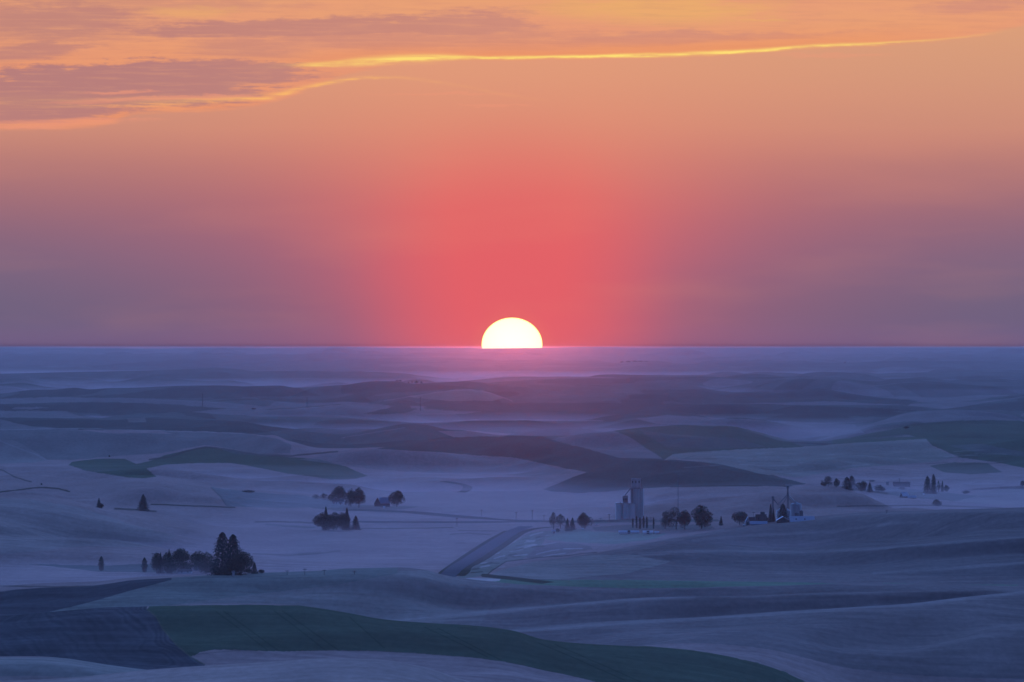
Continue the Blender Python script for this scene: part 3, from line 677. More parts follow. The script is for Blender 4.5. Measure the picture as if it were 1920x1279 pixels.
def mat0(*a):
    m = mat(*a); m.node_tree.nodes['Principled BSDF'].inputs['Specular IOR Level'].default_value = 0.0
    return m
ASPH = mat0('asphalt', (0.11, 0.112, 0.118), .9, .15, .2)
GRAVEL = mat0('gravel', (0.085, 0.083, 0.075), .95, .3, .3)
CREEK = mat0('creek_bank', (0.055, 0.062, 0.042), .95, .4, .15)
VERGE = mat0('verge_grass', (0.06, 0.07, 0.045), .95, .4, .2)
ribbon('highway', [(848, 1071), (862, 1061), (878, 1051), (912, 1029), (940, 1011), (966, 995.5), (985, 988)], 7.5, ASPH, 0.6, 220.0)
ribbon('roadside_verge', [(830, 1072), (844, 1062), (858, 1052), (892, 1029), (921, 1011), (948, 996.5)], 2.4, VERGE, 0.45, 220.0)
ribbon('creek', [(862, 1080), (871, 1073), (876, 1064), (890, 1057), (906, 1048), (927, 1034), (947, 1021), (965, 1008), (982, 997.5), (1004, 991.5), (1030, 989)], 4.0, CREEK, 0.3)
ribbon('gravel_road', [(660, 978.5), (760, 979.5), (860, 979.5), (960, 979), (1030, 978.5), (1110, 978), (1150, 977)], 13.0, GRAVEL, 0.5)
ribbon('country_road', [(655, 956), (700, 957.5), (760, 960), (840, 967), (900, 972), (960, 976), (1010, 978)], 15.0, GRAVEL, 0.5)
ribbon('farm_track', [(832, 903), (850, 905.5), (868, 909), (877, 914), (874, 919), (863, 924)], 6.0, VERGE, 0.4)

# ------------------------------------------------------------------ the air: thin haze over everything, ground mist in the hollows
def air(name, x, y0, y1, z0, z1, parts, front=None):
    mb = MB()
    if front is None: mb.box(-x, x, y0, y1, z0, z1)
    else:                                    # a bank whose near edge runs along the foot of the right hill
        fp = [(-x, y0)] + front + [(x, front[-1][1]), (x, y1), (-x, y1)]; n = len(fp)
        mb.add([(a, b, z0) for a, b in fp] + [(a, b, z1) for a, b in fp],
               [tuple(range(n - 1, -1, -1)), tuple(range(n, 2 * n))] + [(i, (i + 1) % n, n + (i + 1) % n, n + i) for i in range(n)])
    o = mb.build(name, bpy.data.materials.new(name))
    m = o.data.materials[0]; m.use_nodes = True; nt = m.node_tree; nt.nodes.clear()
    out = nt.nodes.new('ShaderNodeOutputMaterial'); last = None
    for dens, col, g in parts:
        v = nt.nodes.new('ShaderNodeVolumePrincipled')
        v.inputs['Color'].default_value = (*col, 1); v.inputs['Density'].default_value = dens; v.inputs['Anisotropy'].default_value = g
        if last is None: last = v.outputs[0]
        else:
            ad = nt.nodes.new('ShaderNodeAddShader'); nt.links.new(last, ad.inputs[0]); nt.links.new(v.outputs[0], ad.inputs[1]); last = ad.outputs[0]
    nt.links.new(last, out.inputs['Volume'])
    o['kind'] = 'stuff'
    return o
air('haze', 70000, -900, 49000, -60, 152.5, HAZE)
air('mist', 9000, 3970, 7600, -30, 5.5, [(MIST1, (1.0, .79, .83), 0.0)], [(-150, 3970), (110, 4760)])
air('mist', 9100, 3900, 7700, -31, 11.5, [(MIST2, (1.0, .79, .83), 0.0)], [(-180, 3900), (130, 4860)])
air('mist', 12000, 7750, 9300, -32, 9, [(MIST3, (1.0, .79, .83), 0.0)])
air('mist', 25000, 9330, 14200, -34, 30, [(MIST3 * 1.2, (1.0, .79, .83), 0.0)])
air('mist', 30000, 14300, 38000, -33, 54, [(MIST4, (1.0, .86, .9), 0.0)])

# the sun, half set behind the farthest ridge and slightly flattened by the air
def build_sun():
    D = 400000.0; s = D / FOC
    n, r = 48, 24; mb = MB()
    for i in range(r + 1):
        th = math.pi * i / r
        for j in range(n):
            ph = 2 * math.pi * j / n
            mb.v.append((math.sin(th) * math.cos(ph) * 57.2 * s, math.sin(th) * math.sin(ph) * 57.2 * s, math.cos(th) * 51.0 * s))
    mb.f = [(i * n + j, i * n + (j + 1) % n, (i + 1) * n + (j + 1) % n, (i + 1) * n + j) for i in range(r) for j in range(n)]
    m = bpy.data.materials.new('sun_glow'); m.use_nodes = True; nt = m.node_tree; nt.nodes.clear()
    out = nt.nodes.new('ShaderNodeOutputMaterial'); e = nt.nodes.new('ShaderNodeEmission')
    lw = nt.nodes.new('ShaderNodeLayerWeight'); lw.inputs['Blend'].default_value = 0.5
    rp = nt.nodes.new('ShaderNodeValToRGB')
    rp.color_ramp.elements[0].position = 0.0; rp.color_ramp.elements[0].color = (1.15, 1.05, .62, 1)
    rp.color_ramp.elements[1].position = 0.95; rp.color_ramp.elements[1].color = (1.05, .62, .12, 1)
    el = rp.color_ramp.elements.new(0.72); el.color = (1.12, .99, .52, 1)
    nt.links.new(lw.outputs['Facing'], rp.inputs[0]); nt.links.new(rp.outputs[0], e.inputs[0]); e.inputs[1].default_value = 1.6
    nt.links.new(e.outputs[0], out.inputs[0])
    o = mb.build('sun', m, smooth=True, loc=(0, D, EYE - (646.5 - HZ) * s))
    tag(o, 'glowing pale yellow sun half set behind the horizon', 'sun')
build_sun()

# ------------------------------------------------------------------ trees
LEAF = mat('leaf_dark', (0.034, 0.056, 0.036), .9, .5, .5)
LEAF2 = mat('leaf_mid', (0.065, 0.085, 0.045), .9, .5, .5)
NEEDLE = mat('needle', (0.026, 0.045, 0.034), .9, .45, .5)
BARK = mat('bark', (0.06, 0.05, 0.042), .95, .3, 1.0)
for m_ in (LEAF, LEAF2, NEEDLE): m_.node_tree.nodes['Principled BSDF'].inputs['Specular IOR Level'].default_value = 0.1

def leaf_mesh(cen, nor, size, rs):
    """Quads at the given centres, roughly facing the given directions."""
    n = len(cen)
    d = nor + rs.normal(0, .55, (n, 3)); d /= np.linalg.norm(d, axis=1)[:, None]
    a = np.cross(d, rs.normal(0, 1, (n, 3))); a /= np.linalg.norm(a, axis=1)[:, None] + 1e-9
    b = np.cross(d, a); s = size[:, None]
    r1 = rs.uniform(.6, 1.3, (n, 1)); r2 = rs.uniform(.5, 1.0, (n, 1))
    v = np.stack([cen - a * s * r1 - b * s * r2 * .5, cen + a * s * r1 * .3 - b * s * r2, cen + a * s * r1 + b * s * r2 * .4, cen - a * s * r1 * .4 + b * s * r2], 1).reshape(-1, 3)
    return v, np.arange(n * 4).reshape(n, 4)

def mesh_obj(name, v, f, m, parent):
    me = bpy.data.meshes.new(name); me.from_pydata(v.tolist(), [], f.tolist()); me.update(); me.materials.append(m)
    o = bpy.data.objects.new(name, me); scene.collection.objects.link(o); o.parent = parent
    return o

def crown_round(w, h, z0, rs, n, airy=0.0):
    k = int(17 + 8 * rs.rand())
    w = w * 1.16
    R = np.array([w / 2, w / 2, (h - z0) / 2]); c0 = np.array([0, 0, (h + z0) / 2])
    u = rs.normal(0, 1, (k, 3)); u /= np.linalg.norm(u, axis=1)[:, None]
    u[:, 2] = rs.uniform(-.95, 1.0, k); u[:, :2] *= np.sqrt(1 - u[:, 2:3] ** 2) / (np.linalg.norm(u[:, :2], axis=1)[:, None] + 1e-6)
    rad = rs.uniform(.34, .58, k) * (1 - .25 * airy)
    cen = c0 + u * R * (1.02 - rad)[:, None] * (1 + .12 * airy)
    cen = np.vstack([cen, c0 + rs.normal(0, .12, (3, 3)) * R]); rad = np.concatenate([rad, [.62 - .2 * airy] * 3])
    i = rs.choice(len(rad), n, p=rad ** 2 / (rad ** 2).sum())
    d = rs.normal(0, 1, (n, 3)); d /= np.linalg.norm(d, axis=1)[:, None]
    p = cen[i] + d * R * (rad[i] * rs.uniform(.55, 1.08, n) ** .6)[:, None]
    e = np.clip((p[:, 2] - c0[2]) / R[2], 0, 1)[:, None]
    p[:, :2] *= 1 - .38 * e ** 2
    p[:, 2] = np.where(p[:, 2] < .1, .1 + rs.rand(len(p)) * h * .3, p[:, 2]); d = rs.normal(0, 1, p.shape); d /= np.linalg.norm(d, axis=1)[:, None]
    return p, d
def crown_conifer(w, h, z0, rs, n, full=0.85):
    lev = max(7, int(h / 1.5)); t = np.sort(rs.rand(n) ** 1.35); li = np.floor(t * lev) / lev
    fr = t * lev - np.floor(t * lev)
    prof = (1 - t) ** full * (0.62 + 0.38 * (1 - fr)) + .02
    th = rs.rand(n) * 2 * np.pi
    lob = 1 + .22 * np.sin(th * 3 + li * 40) + .12 * np.sin(th * 7 + li * 23)
    r = w / 2 * (1.12 if full > .7 else 1.35) * prof * lob * rs.uniform(.25, 1.05, n) ** .45
    p = np.stack([r * np.cos(th), r * np.sin(th), z0 + (h - z0) * t - r * .16], 1)
    d = np.stack([np.cos(th), np.sin(th), np.full(n, .5)], 1)
    return p, d
def crown_column(w, h, z0, rs, n):
    t = rs.rand(n); th = rs.rand(n) * 2 * np.pi
    prof = np.sin(np.pi * np.clip(t * .93 + .07, 0, 1)) ** .55 * (.75 + .25 * (1 - t))
    lob = 1 + .16 * np.sin(th * 2 + t * 19) + .1 * np.sin(t * 37)
    r = w / 2 * prof * lob * rs.uniform(.3, 1.0, n) ** .5
    p = np.stack([r * np.cos(th), r * np.sin(th), z0 + (h - z0) * t], 1)
    return p, np.stack([np.cos(th), np.sin(th), np.full(n, .4)], 1)

tree_no = 0
def tree(kind, x, y0, top, w, label, name=None, cat='tree', group=None, D=None, mat_=None):
    """One tree: base at bearing x, dip y0; top at dip `top`; crown width w (all in bearing units)."""
    global tree_no
    tree_no += 1
    rs = np.random.RandomState(1000 + tree_no)
    loc, s = at(x, y0, D)
    h = (y0 - top) * s if D is None else EYE - (top - HZ) * s - loc[2]
    h = max(h, 1.2); W = w * s
    nm = name or {'round': 'broadleaf_tree', 'airy': 'broadleaf_tree', 'cone': 'conifer_tree', 'fat': 'conifer_tree', 'column': 'poplar_tree', 'bush': 'bush'}[kind]
    loc = (loc[0], loc[1], loc[2] - 0.15)
    t = thing(nm, label, cat, loc, group)
    n = int(np.clip(w * (y0 - top) * 5.0, 300, 5200))
    if kind in ('round', 'airy', 'bush'):
        z0 = h * (.03 if kind == 'round' else (.08 if kind == 'airy' else .0)); tr = z0 + h * .4
        if kind == 'bush': tr = h * .5
        p, d = crown_round(W, h, z0, rs, n, 1.0 if kind == 'airy' else 0.0); m = mat_ or LEAF
    elif kind == 'column':
        z0 = h * .05; tr = h * .8; p, d = crown_column(W, h, z0, rs, n); m = mat_ or LEAF
    else:
        z0 = h * (.02 if kind == 'cone' else .0); tr = h * .95
        p, d = crown_conifer(W, h, z0, rs, n, 0.8 if kind == 'cone' else .5); m = mat_ or NEEDLE
    n = len(p)
    size = np.full(n, math.sqrt(W * (h - z0) / n) * (1.0 if kind == 'airy' else 1.5)) * rs.uniform(.7, 1.25, n)
    v, f = leaf_mesh(p, d, size, rs)
    mesh_obj('crown', v, f, m, t)
    mb = MB(); r = max(.12, h * .022)
    mb.tube((0, 0, -.4), (0, 0, tr * .55), r * 1.25, r * .9, 7).tube((0, 0, tr * .55), (rs.normal(0, .1) * r, 0, tr), r * .9, r * .3, 7)
    if kind in ('round', 'airy'):
        for _ in range(5):
            a = rs.rand() * 6.28; q = (math.cos(a) * W * .3, math.sin(a) * W * .3, h * rs.uniform(.5, .8))
            mb.tube((0, 0, tr * rs.uniform(.4, .75)), q, r * .5, r * .15, 5)
    mb.build('trunk', BARK, t)
    return t

G_FARM = 'trees around the near left farm'
# two lone firs on the low hill at the left
tree('cone', 268.5, 957.8, 926.4, 26, 'lone dark fir on the bare hillside at left, the larger of two')
tree('cone', 185.5, 952, 933.7, 11, 'small thin-topped fir left of the larger lone fir')
tree('bush', 190, 952.5, 943.5, 10, 'low bush at the foot of the small thin-topped fir', cat='bush')
tree('bush', 465, 923.6, 918.4, 26, 'wide low dark bush on the skyline of the low left hill', cat='bush')
# near left farm
tree('column', 190, 1071, 1042.8, 12.5, 'short columnar tree standing alone, leftmost beside the near left farm')
tree('column', 271, 1073.5, 1045, 13, 'short columnar tree beside the left end of the farm grove')
tree('round', 294, 1075, 1034.7, 21, 'small pointed broadleaf tree at the left edge of the farm grove', group=G_FARM)
tree('cone', 301, 1075, 1036, 14, 'slim conifer among the leftmost broadleaf trees of the farm grove', group=G_FARM)
tree('round', 314, 1075, 1031, 22, 'bushy tree with a ragged top in the left of the farm grove', group=G_FARM)
tree('cone', 317, 1074.5, 1029, 11, 'thin conifer tip rising from the left of the farm grove', group=G_FARM)
tree('round', 339, 1073, 1027, 40, 'broad round-headed tree in the middle of the farm grove', group=G_FARM)
tree('round', 378, 1073, 1029, 41, 'dome-shaped tree just left of the tall twin firs', group=G_FARM)
tree('fat', 417, 1078, 998, 42, 'tallest fir of the near left farm, left of the twin pair', group=G_FARM)
tree('fat', 437, 1078, 1001.5, 40, 'second tall fir of the near left farm, right of the twin pair', group=G_FARM)
tree('round', 452, 1079, 1029, 43, 'wide spreading tree at the right foot of the twin firs', group=G_FARM)
tree('cone', 477, 1076, 1054, 16, 'small conifer at the right end of the near left farm', group=G_FARM)
tree('bush', 465, 1076, 1065, 14, 'round bush between the spreading tree and the small conifer', cat='bush')
tree('bush', 490, 1075, 1067, 12, 'round bush at the far right end of the near left farm', cat='bush')
tree('bush', 322, 1075.5, 1055, 26, 'dark shrub in the gap under the left farm trees', cat='bush')
tree('bush', 348, 1073, 1054, 26, 'dark shrub under the broad round-headed farm tree', cat='bush')
tree('bush', 386, 1076, 1057, 26, 'shrub beside the gabled farmhouse at the near left farm', cat='bush')
tree('bush', 401, 1077, 1052, 30, 'hedge-like shrub at the left foot of the tallest fir', cat='bush')
tree('bush', 428, 1079, 1056, 30, 'dense undergrowth shrub under the twin firs', cat='bush')
# grove in the fields left of centre
tree('cone', 611, 994, 949.5, 16, 'spire-topped conifer in the left of the field grove')
tree('round', 606, 994.5, 960, 36, 'broad bushy tree at the left end of the field grove')
tree('round', 625, 994.5, 959, 32, 'broad bushy tree in the middle of the field grove')
tree('round', 642, 994.5, 959, 28, 'bushy tree right of the middle of the field grove')
tree('cone', 650.5, 994, 952, 17, 'tall conifer in the right part of the field grove')
tree('cone', 667, 993.5, 966.5, 22, 'squat conifer at the right end of the field grove')
# barn farm behind it
tree('airy', 592, 936.5, 927, 14, 'small round tree leftmost at the gabled barn farm')
tree('airy', 607, 938.5, 924.5, 15, 'airy small tree second from the left at the gabled barn farm')
tree('round', 620, 941, 926, 14, 'small tree under the left of the big round crown at the barn farm')
tree('round', 637, 942.5, 910.5, 29, 'big round-headed tree behind the white farmhouse')
tree('round', 658, 950, 915, 18, 'narrower tree right of the white farmhouse')
tree('round', 673, 952, 913.5, 24, 'tall full tree between the white farmhouse and the gabled barn')
tree('round', 744, 951, 918.5, 29, 'dense upright tree at the right end of the gabled barn')
# trees left of the elevator
tree('airy', 1038, 992, 960.7, 14, 'upright ragged tree leftmost of the clump left of the elevator')
tree('airy', 1051, 991, 964, 17, 'ragged tree second in the clump left of the elevator')
tree('cone', 1064, 991.5, 971.6, 11, 'small pointed conifer in the middle of the clump left of the elevator')
tree('cone', 1073.5, 993.5, 970.3, 14, 'pointed conifer at the right of the clump left of the elevator')
tree('round', 1097, 991, 959, 26, 'round lumpy tree standing nearest the left side of the elevator')
tree('bush', 1045.5, 998.5, 990.5, 8, 'dark squarish bush beside the pale roadside shed', cat='bush')
tree('bush', 1066, 996.5, 991, 16, 'low hedge bush under the small conifers left of the elevator', cat='bush')
G_POP = 'poplars in front of the elevator'
tree('column', 1186.7, 990, 971.5, 4, 'short thin poplar, leftmost in the row before the elevator', group=G_POP)
tree('column', 1193.7, 990.5, 967.5, 4.6, 'tall thin poplar, second from left before the elevator', group=G_POP)
tree('column', 1200, 992, 969.5, 6.4, 'widest poplar, third from left before the elevator', group=G_POP)
tree('column', 1206.8, 990.5, 967.6, 5.2, 'tall poplar, fourth from left before the elevator', group=G_POP)
tree('column', 1212.8, 990.5, 968, 5.4, 'poplar fifth from left, just right of the elevator tower', group=G_POP)
tree('column', 1225.4, 992, 970.2, 3.8, 'thin poplar standing apart, rightmost of the row before the elevator', group=G_POP)
tree('airy', 1268, 993, 949.5, 46, 'wide open-crowned tree at the foot of the radio mast')
tree('airy', 1247, 992, 958.5, 17, 'small ragged tree at the left edge of the mast tree')
tree('round', 1284, 992.5, 955, 22, 'bushy tree between the mast tree and the big round tree')
tree('round', 1315, 992, 946, 41, 'large dark round tree right of the radio mast')
tree('cone', 1352, 985, 967.5, 9, 'tiny sapling between the large round tree and the bin farm')
# farm with the grain bins
FD = 5128
tree('round', 1387, 986, 954.5, 27, 'dense round tree at the left end of the grain bin farm', D=FD)
tree('cone', 1445, 984, 945.5, 12, 'slender conifer in front of the shorter grain lift', D=FD, mat_=NEEDLE)
tree('cone', 1450.5, 984, 955, 9, 'smaller conifer at the right of the slender one by the grain lift', D=FD)
tree('fat', 1468, 983, 944.5, 21, 'broad pyramidal conifer in front of the wide grain bin', D=5110)
tree('bush', 1421, 984, 966, 18, 'dark bush against the old farm sheds by the grain bins', cat='bush', D=5170)
tree('bush', 1436, 984, 967, 10, 'dark bush at the left of the slender conifer by the sheds', cat='bush', D=5130)
# upper right farm
tree('airy', 1553, 912.5, 892.5, 23.0, 'full tree leftmost in the row above the lavender field')
tree('bush', 1545, 911.5, 902, 13.5, 'low tree at the left edge of the upper right row', name='broadleaf_tree')
tree('round', 1568.7, 914, 895.8, 11.6, 'narrow tree second in the upper right row')
tree('fat', 1588, 917, 894, 20.2, 'tall dark tree third in the upper right row, left of a twin')
tree('fat', 1597, 917, 892, 17.6, 'tall dark tree fourth in the upper right row, right of a twin')
tree('round', 1615.6, 922, 900, 21.6, 'rounded dark tree in the middle of the upper right row')
tree('cone', 1631, 923, 904.5, 14.2, 'pointed tree right of the middle of the upper right row')
tree('airy', 1648, 924, 908.5, 17.6, 'ragged tree at the right end of the upper right row')
tree('bush', 1656, 921.5, 914.8, 12.2, 'bush beside the ragged tree of the upper right row', cat='bush')
tree('bush', 1634, 903.5, 899.8, 12.2, 'distant small dark bush on the slope above the upper right row', cat='bush')
tree('fat', 1739, 925.5, 892.5, 15, 'broad dark fir, left of the tall pair at the upper right farm')
tree('fat', 1750.5, 926, 889, 12, 'tallest fir, right of the tall pair at the upper right farm')
tree('airy', 1760, 923, 902, 8, 'pale thin tree just right of the tall fir pair')
tree('cone', 1767, 922, 901.5, 7, 'slim tree second right of the tall fir pair')
tree('round', 1774.5, 922.5, 908.5, 11, 'small bushy tree third right of the tall fir pair')
tree('bush', 1811, 925.5, 919.3, 15, 'low wide bush on the track right of the upper right farm', cat='bush')
tree('bush', 1757, 949, 936, 18, 'misty round bush alone at the edge of the lavender field', cat='bush')
tree('bush', 1690, 918, 912.5, 14, 'dark shrub in front of the long dark barn', cat='bush')
tree('bush', 1918, 912, 900.5, 9, 'dark bush cut by the right edge of the frame', cat='bush')
# small marks far out on the hills
tree('bush', 77.5, 909.5, 905.5, 3.5, 'speck of a bush above the dark curved bank at left', cat='bush')
tree('bush', 205, 857.5, 853, 3.5, 'tiny lone bush above the dark tongue-shaped field', cat='bush')
tree('bush', 475, 768, 765, 10, 'low dark clump on the far ridge between two poles', cat='bush', mat_=NEEDLE)
tree('bush', 1700, 803.5, 798.8, 12, 'faint clump at the foot of the far right dark hill', cat='bush')
G_RIDGE = 'tiny trees on the far dark ridge left of the sun'
for x_, w_, t_, l_ in ((745, 6, 712.5, 'left tree of the close pair on the far dark ridge crest'), (750.5, 6, 712, 'right tree of the close pair on the far dark ridge crest'),
                       (766, 3.5, 716, 'smallest tree left of the sparse line on the far ridge'), (772.5, 2.4, 713.5, 'thin tree in the sparse line on the far ridge'),
                       (781, 6, 713, 'fullest tree of the sparse line on the far ridge'), (790.5, 4.5, 714.5, 'last tree at the right of the sparse line on the far ridge')):
    tree('airy', x_, 718.0 if x_ < 755 else 721, t_, w_, l_, group=G_RIDGE, D=14080)
G_BELT = 'trees of the distant belt right of the sun'
for x_, w_, t_, l_ in ((1166, 8, 677.5, 'leftmost tree of the hazy belt on the distant ridge'), (1178, 10, 676.3, 'second tree of the hazy belt on the distant ridge'), (1190, 9, 675.6, 'third and middle tree of the hazy belt on the distant ridge'),
                       (1201, 10, 676, 'fourth tree of the hazy belt on the distant ridge'), (1212, 7, 677, 'rightmost tree of the hazy belt on the distant ridge'), (1584.5, 4.5, 678.8, 'single far tree on the hazy ridge at right')):
    tree('bush', x_, 681, t_, w_, l_, name='broadleaf_tree', group=G_BELT if x_ < 1300 else None, D=27950)

# ------------------------------------------------------------------ buildings
CONC = mat('concrete', (0.47, 0.475, 0.465), .9, .14, .35, streak=True)
SILO = mat('pale_silo_concrete', (0.62, 0.63, 0.62), .9, .12, .35, streak=True)
CONCD = mat('weathered_concrete', (0.25, 0.26, 0.26), .9, .2, .4, streak=True)
STEEL = mat('galvanised_steel', (0.30, 0.33, 0.36), .8, .12, .8, 0.0, streak=True)
STEELD = mat('dull_steel', (0.13, 0.145, 0.16), .6, .2, .8)
ROOFW = mat('white_metal_roof', (0.66, 0.71, 0.76), .75, .06, .5)
ROOFB = mat('pale_blue_roof', (0.34, 0.42, 0.52), .75, .1, .5)
ROOFD = mat('dark_shingle', (0.075, 0.072, 0.075), .9, .25, 1.2)
WHITE = mat('white_siding', (0.62, 0.63, 0.64), .8, .08, .8)
BARNW = mat('weathered_board', (0.085, 0.075, 0.07), .9, .25, .9, streak=True)
GREYW = mat('grey_siding', (0.20, 0.215, 0.225), .85, .15, .8)
PANE = mat('dark_pane', (0.02, 0.025, 0.035), .3, .2, 1.0)
DOOR = mat('dark_door', (0.05, 0.05, 0.055), .7, .2, 1.0)
POLE = mat('pole_wood', (0.05, 0.045, 0.042), .9, .3, .8)

def gable_house(name, label, cat, x0, x1, y0, eave, ridge, depth, wall, roof, D=None, wins=(), doors=(), rz=0.0, end_on=False, chimney=False):
    """A gabled building spanning bearings x0..x1; heights from dips. end_on turns the gable to the viewer."""
    loc, s = at((x0 + x1) / 2, y0, D)
    base = loc[2]
    if D is None: he, hr = (y0 - eave) * s, (y0 - ridge) * s
    else: he, hr = EYE - (eave - HZ) * s - base, EYE - (ridge - HZ) * s - base
    w = (x1 - x0) * s; d = depth
    t = thing(name, label, cat, (loc[0], loc[1], base), rz=rz)
    o = .35
    if end_on:
        a = w / 2 - o
        vs = [(-a, -d/2, -.6), (a, -d/2, -.6), (a, -d/2, he), (0, -d/2, hr - .12), (-a, -d/2, he), (-a, d/2, -.6), (a, d/2, -.6), (a, d/2, he), (0, d/2, hr - .12), (-a, d/2, he)]
        MB().add(vs, [(0, 1, 2, 3, 4), (9, 8, 7, 6, 5), (1, 6, 7, 2), (5, 0, 4, 9), (0, 5, 6, 1)]).build('wall', wall, t)
        sl = (hr - he) / a; y_ = d/2 + o; e = he - sl * o; th = .22
        MB().add([(-w/2, -y_, e), (0, -y_, hr), (w/2, -y_, e), (w/2, -y_, e + th), (0, -y_, hr + th), (-w/2, -y_, e + th), (-w/2, y_, e), (0, y_, hr), (w/2, y_, e), (w/2, y_, e + th), (0, y_, hr + th), (-w/2, y_, e + th)],
                 [(0, 1, 4, 5), (1, 2, 3, 4), (11, 10, 7, 6), (10, 9, 8, 7), (5, 4, 10, 11), (4, 3, 9, 10), (1, 0, 6, 7), (2, 1, 7, 8), (0, 5, 11, 6), (3, 2, 8, 9)]).build('roof', roof, t)
    else:
        a = w / 2 - o
        vs = [(-a, -d/2, -.6), (a, -d/2, -.6), (a, d/2, -.6), (-a, d/2, -.6), (-a, -d/2, he), (a, -d/2, he), (a, d/2, he), (-a, d/2, he), (-a, 0, hr - .12), (a, 0, hr - .12)]
        MB().add(vs, [(0, 1, 5, 4), (2, 3, 7, 6), (1, 2, 6, 9, 5), (3, 0, 4, 8, 7), (3, 2, 1, 0)]).build('wall', wall, t)
        sl = (hr - he) / (d / 2); y_ = d/2 + o; e = he - sl * o; th = .22
        MB().add([(-w/2, -y_, e), (-w/2, 0, hr), (-w/2, y_, e), (w/2, -y_, e), (w/2, 0, hr), (w/2, y_, e), (-w/2, -y_, e + th), (-w/2, 0, hr + th), (-w/2, y_, e + th), (w/2, -y_, e + th), (w/2, 0, hr + th), (w/2, y_, e + th)],
                 [(6, 9, 10, 7), (7, 10, 11, 8), (3, 0, 1, 4), (4, 1, 2, 5), (0, 3, 9, 6), (5, 2, 8, 11), (0, 6, 7, 1), (1, 7, 8, 2), (4, 10, 9, 3), (5, 11, 10, 4)]).build('roof', roof, t)
    for (fx, fz, ww, wh) in wins:
        MB().box(fx * w - ww / 2, fx * w + ww / 2, -d/2 - .07, -d/2 + .05, fz, fz + wh).build('window', PANE, t)
    for (fx, ww, wh) in doors:
        MB().box(fx * w - ww / 2, fx * w + ww / 2, -d/2 - .07, -d/2 + .05, -.1, wh).build('door', DOOR, t)
    if chimney:
        MB().box(w * .2, w * .2 + .8, .3, 1.1, hr - .6, hr + 1.1).build('chimney', CONCD, t)
    return t

def elevator():
    D = 5462.0; s = D / FOC
    loc, _ = at(1182, D=D)
    t = thing('grain_elevator', 'tall pale concrete grain elevator with a square tower above clustered silos', 'grain elevator', loc)
    X = lambda x: (x - 1182) * s
    Z = lambda y: EYE - (y - HZ) * s - loc[2]
    r = 2.75
    for x_, yo in ((1160.2, 0), (1173.2, -.6), (1184.6, .4), (1166, 5.6), (1178.5, 5.2)):
        MB().cyl(X(x_), yo, -1, Z(944.6), r if yo < 2 else r * .95, n=36).build('silo', SILO if yo < 2 else CONC, t, smooth=False)
    MB().box(X(1153.6), X(1189), -2.6, 8.2, Z(944.55), Z(942.6)).build('silo_roof', CONC, t)
    MB().cyl(X(1163), 1.5, Z(942.6), Z(941.2), .5).build('roof_vent', STEELD, t)
    b = MB().box(X(1167.5), X(1177.3), -.8, 3.6, Z(942.6), Z(930.2)).build('gallery_house', CONCD, t)
    MB().box(X(1167.1), X(1177.7), -1.0, 3.8, Z(930.2), Z(929.4)).build('gallery_roof', STEELD, b)
    for k in range(3): MB().box(X(1168.8 + k * 2.9), X(1170.2 + k * 2.9), -.86, -.7, Z(938.5), Z(934.5)).build('window', PANE, b)
    # workhouse: a slab of joined round bins with a darker stair shaft on its left
    tw = MB()
    for x_ in (1190.3, 1197.0, 1203.2): tw.cyl(X(x_), 2.4, -1, Z(917), 1.65 if x_ != 1197.0 else 1.75, n=28)
    tw.box(X(1188), X(1205), 1.4, 6.6, -1, Z(917.1))
    tw.build('tower', CONC, t)
    MB().box(X(1182.6), X(1187.6), 1.5, 6.0, -1, Z(916.2)).build('stair_shaft', CONCD, t)
    MB().box(X(1182.2), X(1206.4), .35, 7.4, Z(916.95), Z(915.6)).build('tower_roof', CONCD, t)
    hd = MB().box(X(1184.4), X(1201), 1.1, 6.2, Z(915.6), Z(899.2)).build('head_house', CONC, t)
    MB().box(X(1183.9), X(1201.6), .8, 6.5, Z(899.2), Z(897.8)).build('head_roof', STEEL, hd)
    for x_ in (1186.2, 1192.3, 1198.3): MB().box(X(x_ - .9), X(x_ + .9), .98, 1.25, Z(906), Z(901.5)).build('window', PANE, hd)
    rail = MB()
    for i in range(13):
        x_ = 1182.6 + i * 1.95; rail.tube((X(x_), .6, Z(915.6)), (X(x_), .6, Z(913.3)), .06)
    rail.tube((X(1182.6), .6, Z(913.3)), (X(1206), .6, Z(913.3)), .06).tube((X(1182.6), .6, Z(914.4)), (X(1206), .6, Z(914.4)), .05)
    rail.build('railing', STEELD, t)
    MB().tube((X(1183.2), 1.6, Z(915)), (X(1172), 1.6, Z(928.6)), .32, n=8).build('spout', STEELD, t)
    MB().box(X(1190), X(1204), -3.2, .6, -.8, Z(976)).build('loading_shed', GREYW, t)
    MB().box(X(1205.2), X(1206), 2.2, 2.5, -.5, Z(917)).build('ladder', STEELD, t)
elevator()

def long_shed(x0, x1, y0, top, label, roof, wall, depth=9.0, D=None, nd=0):
    t = gable_house('shed', label, 'shed', x0, x1, y0, top + (y0 - top) * .62, top, depth, wall, roof, D=D,
                    doors=[(-.4 + .8 * (k + .5) / max(1, nd), 2.2, 2.2) for k in range(nd)])
    return t
long_shed(1159.5, 1198.5, 999.8, 995.2, 'long low pale shed lying in the field before the elevator', ROOFB, WHITE, nd=1)
long_shed(1205, 1224.5, 1000.4, 995.4, 'short white-roofed shed right of the long low shed before the elevator', ROOFW, WHITE, nd=1)
long_shed(1227, 1236, 999.6, 996.6, 'faint small shed at the right end of the sheds before the elevator', ROOFB, WHITE)

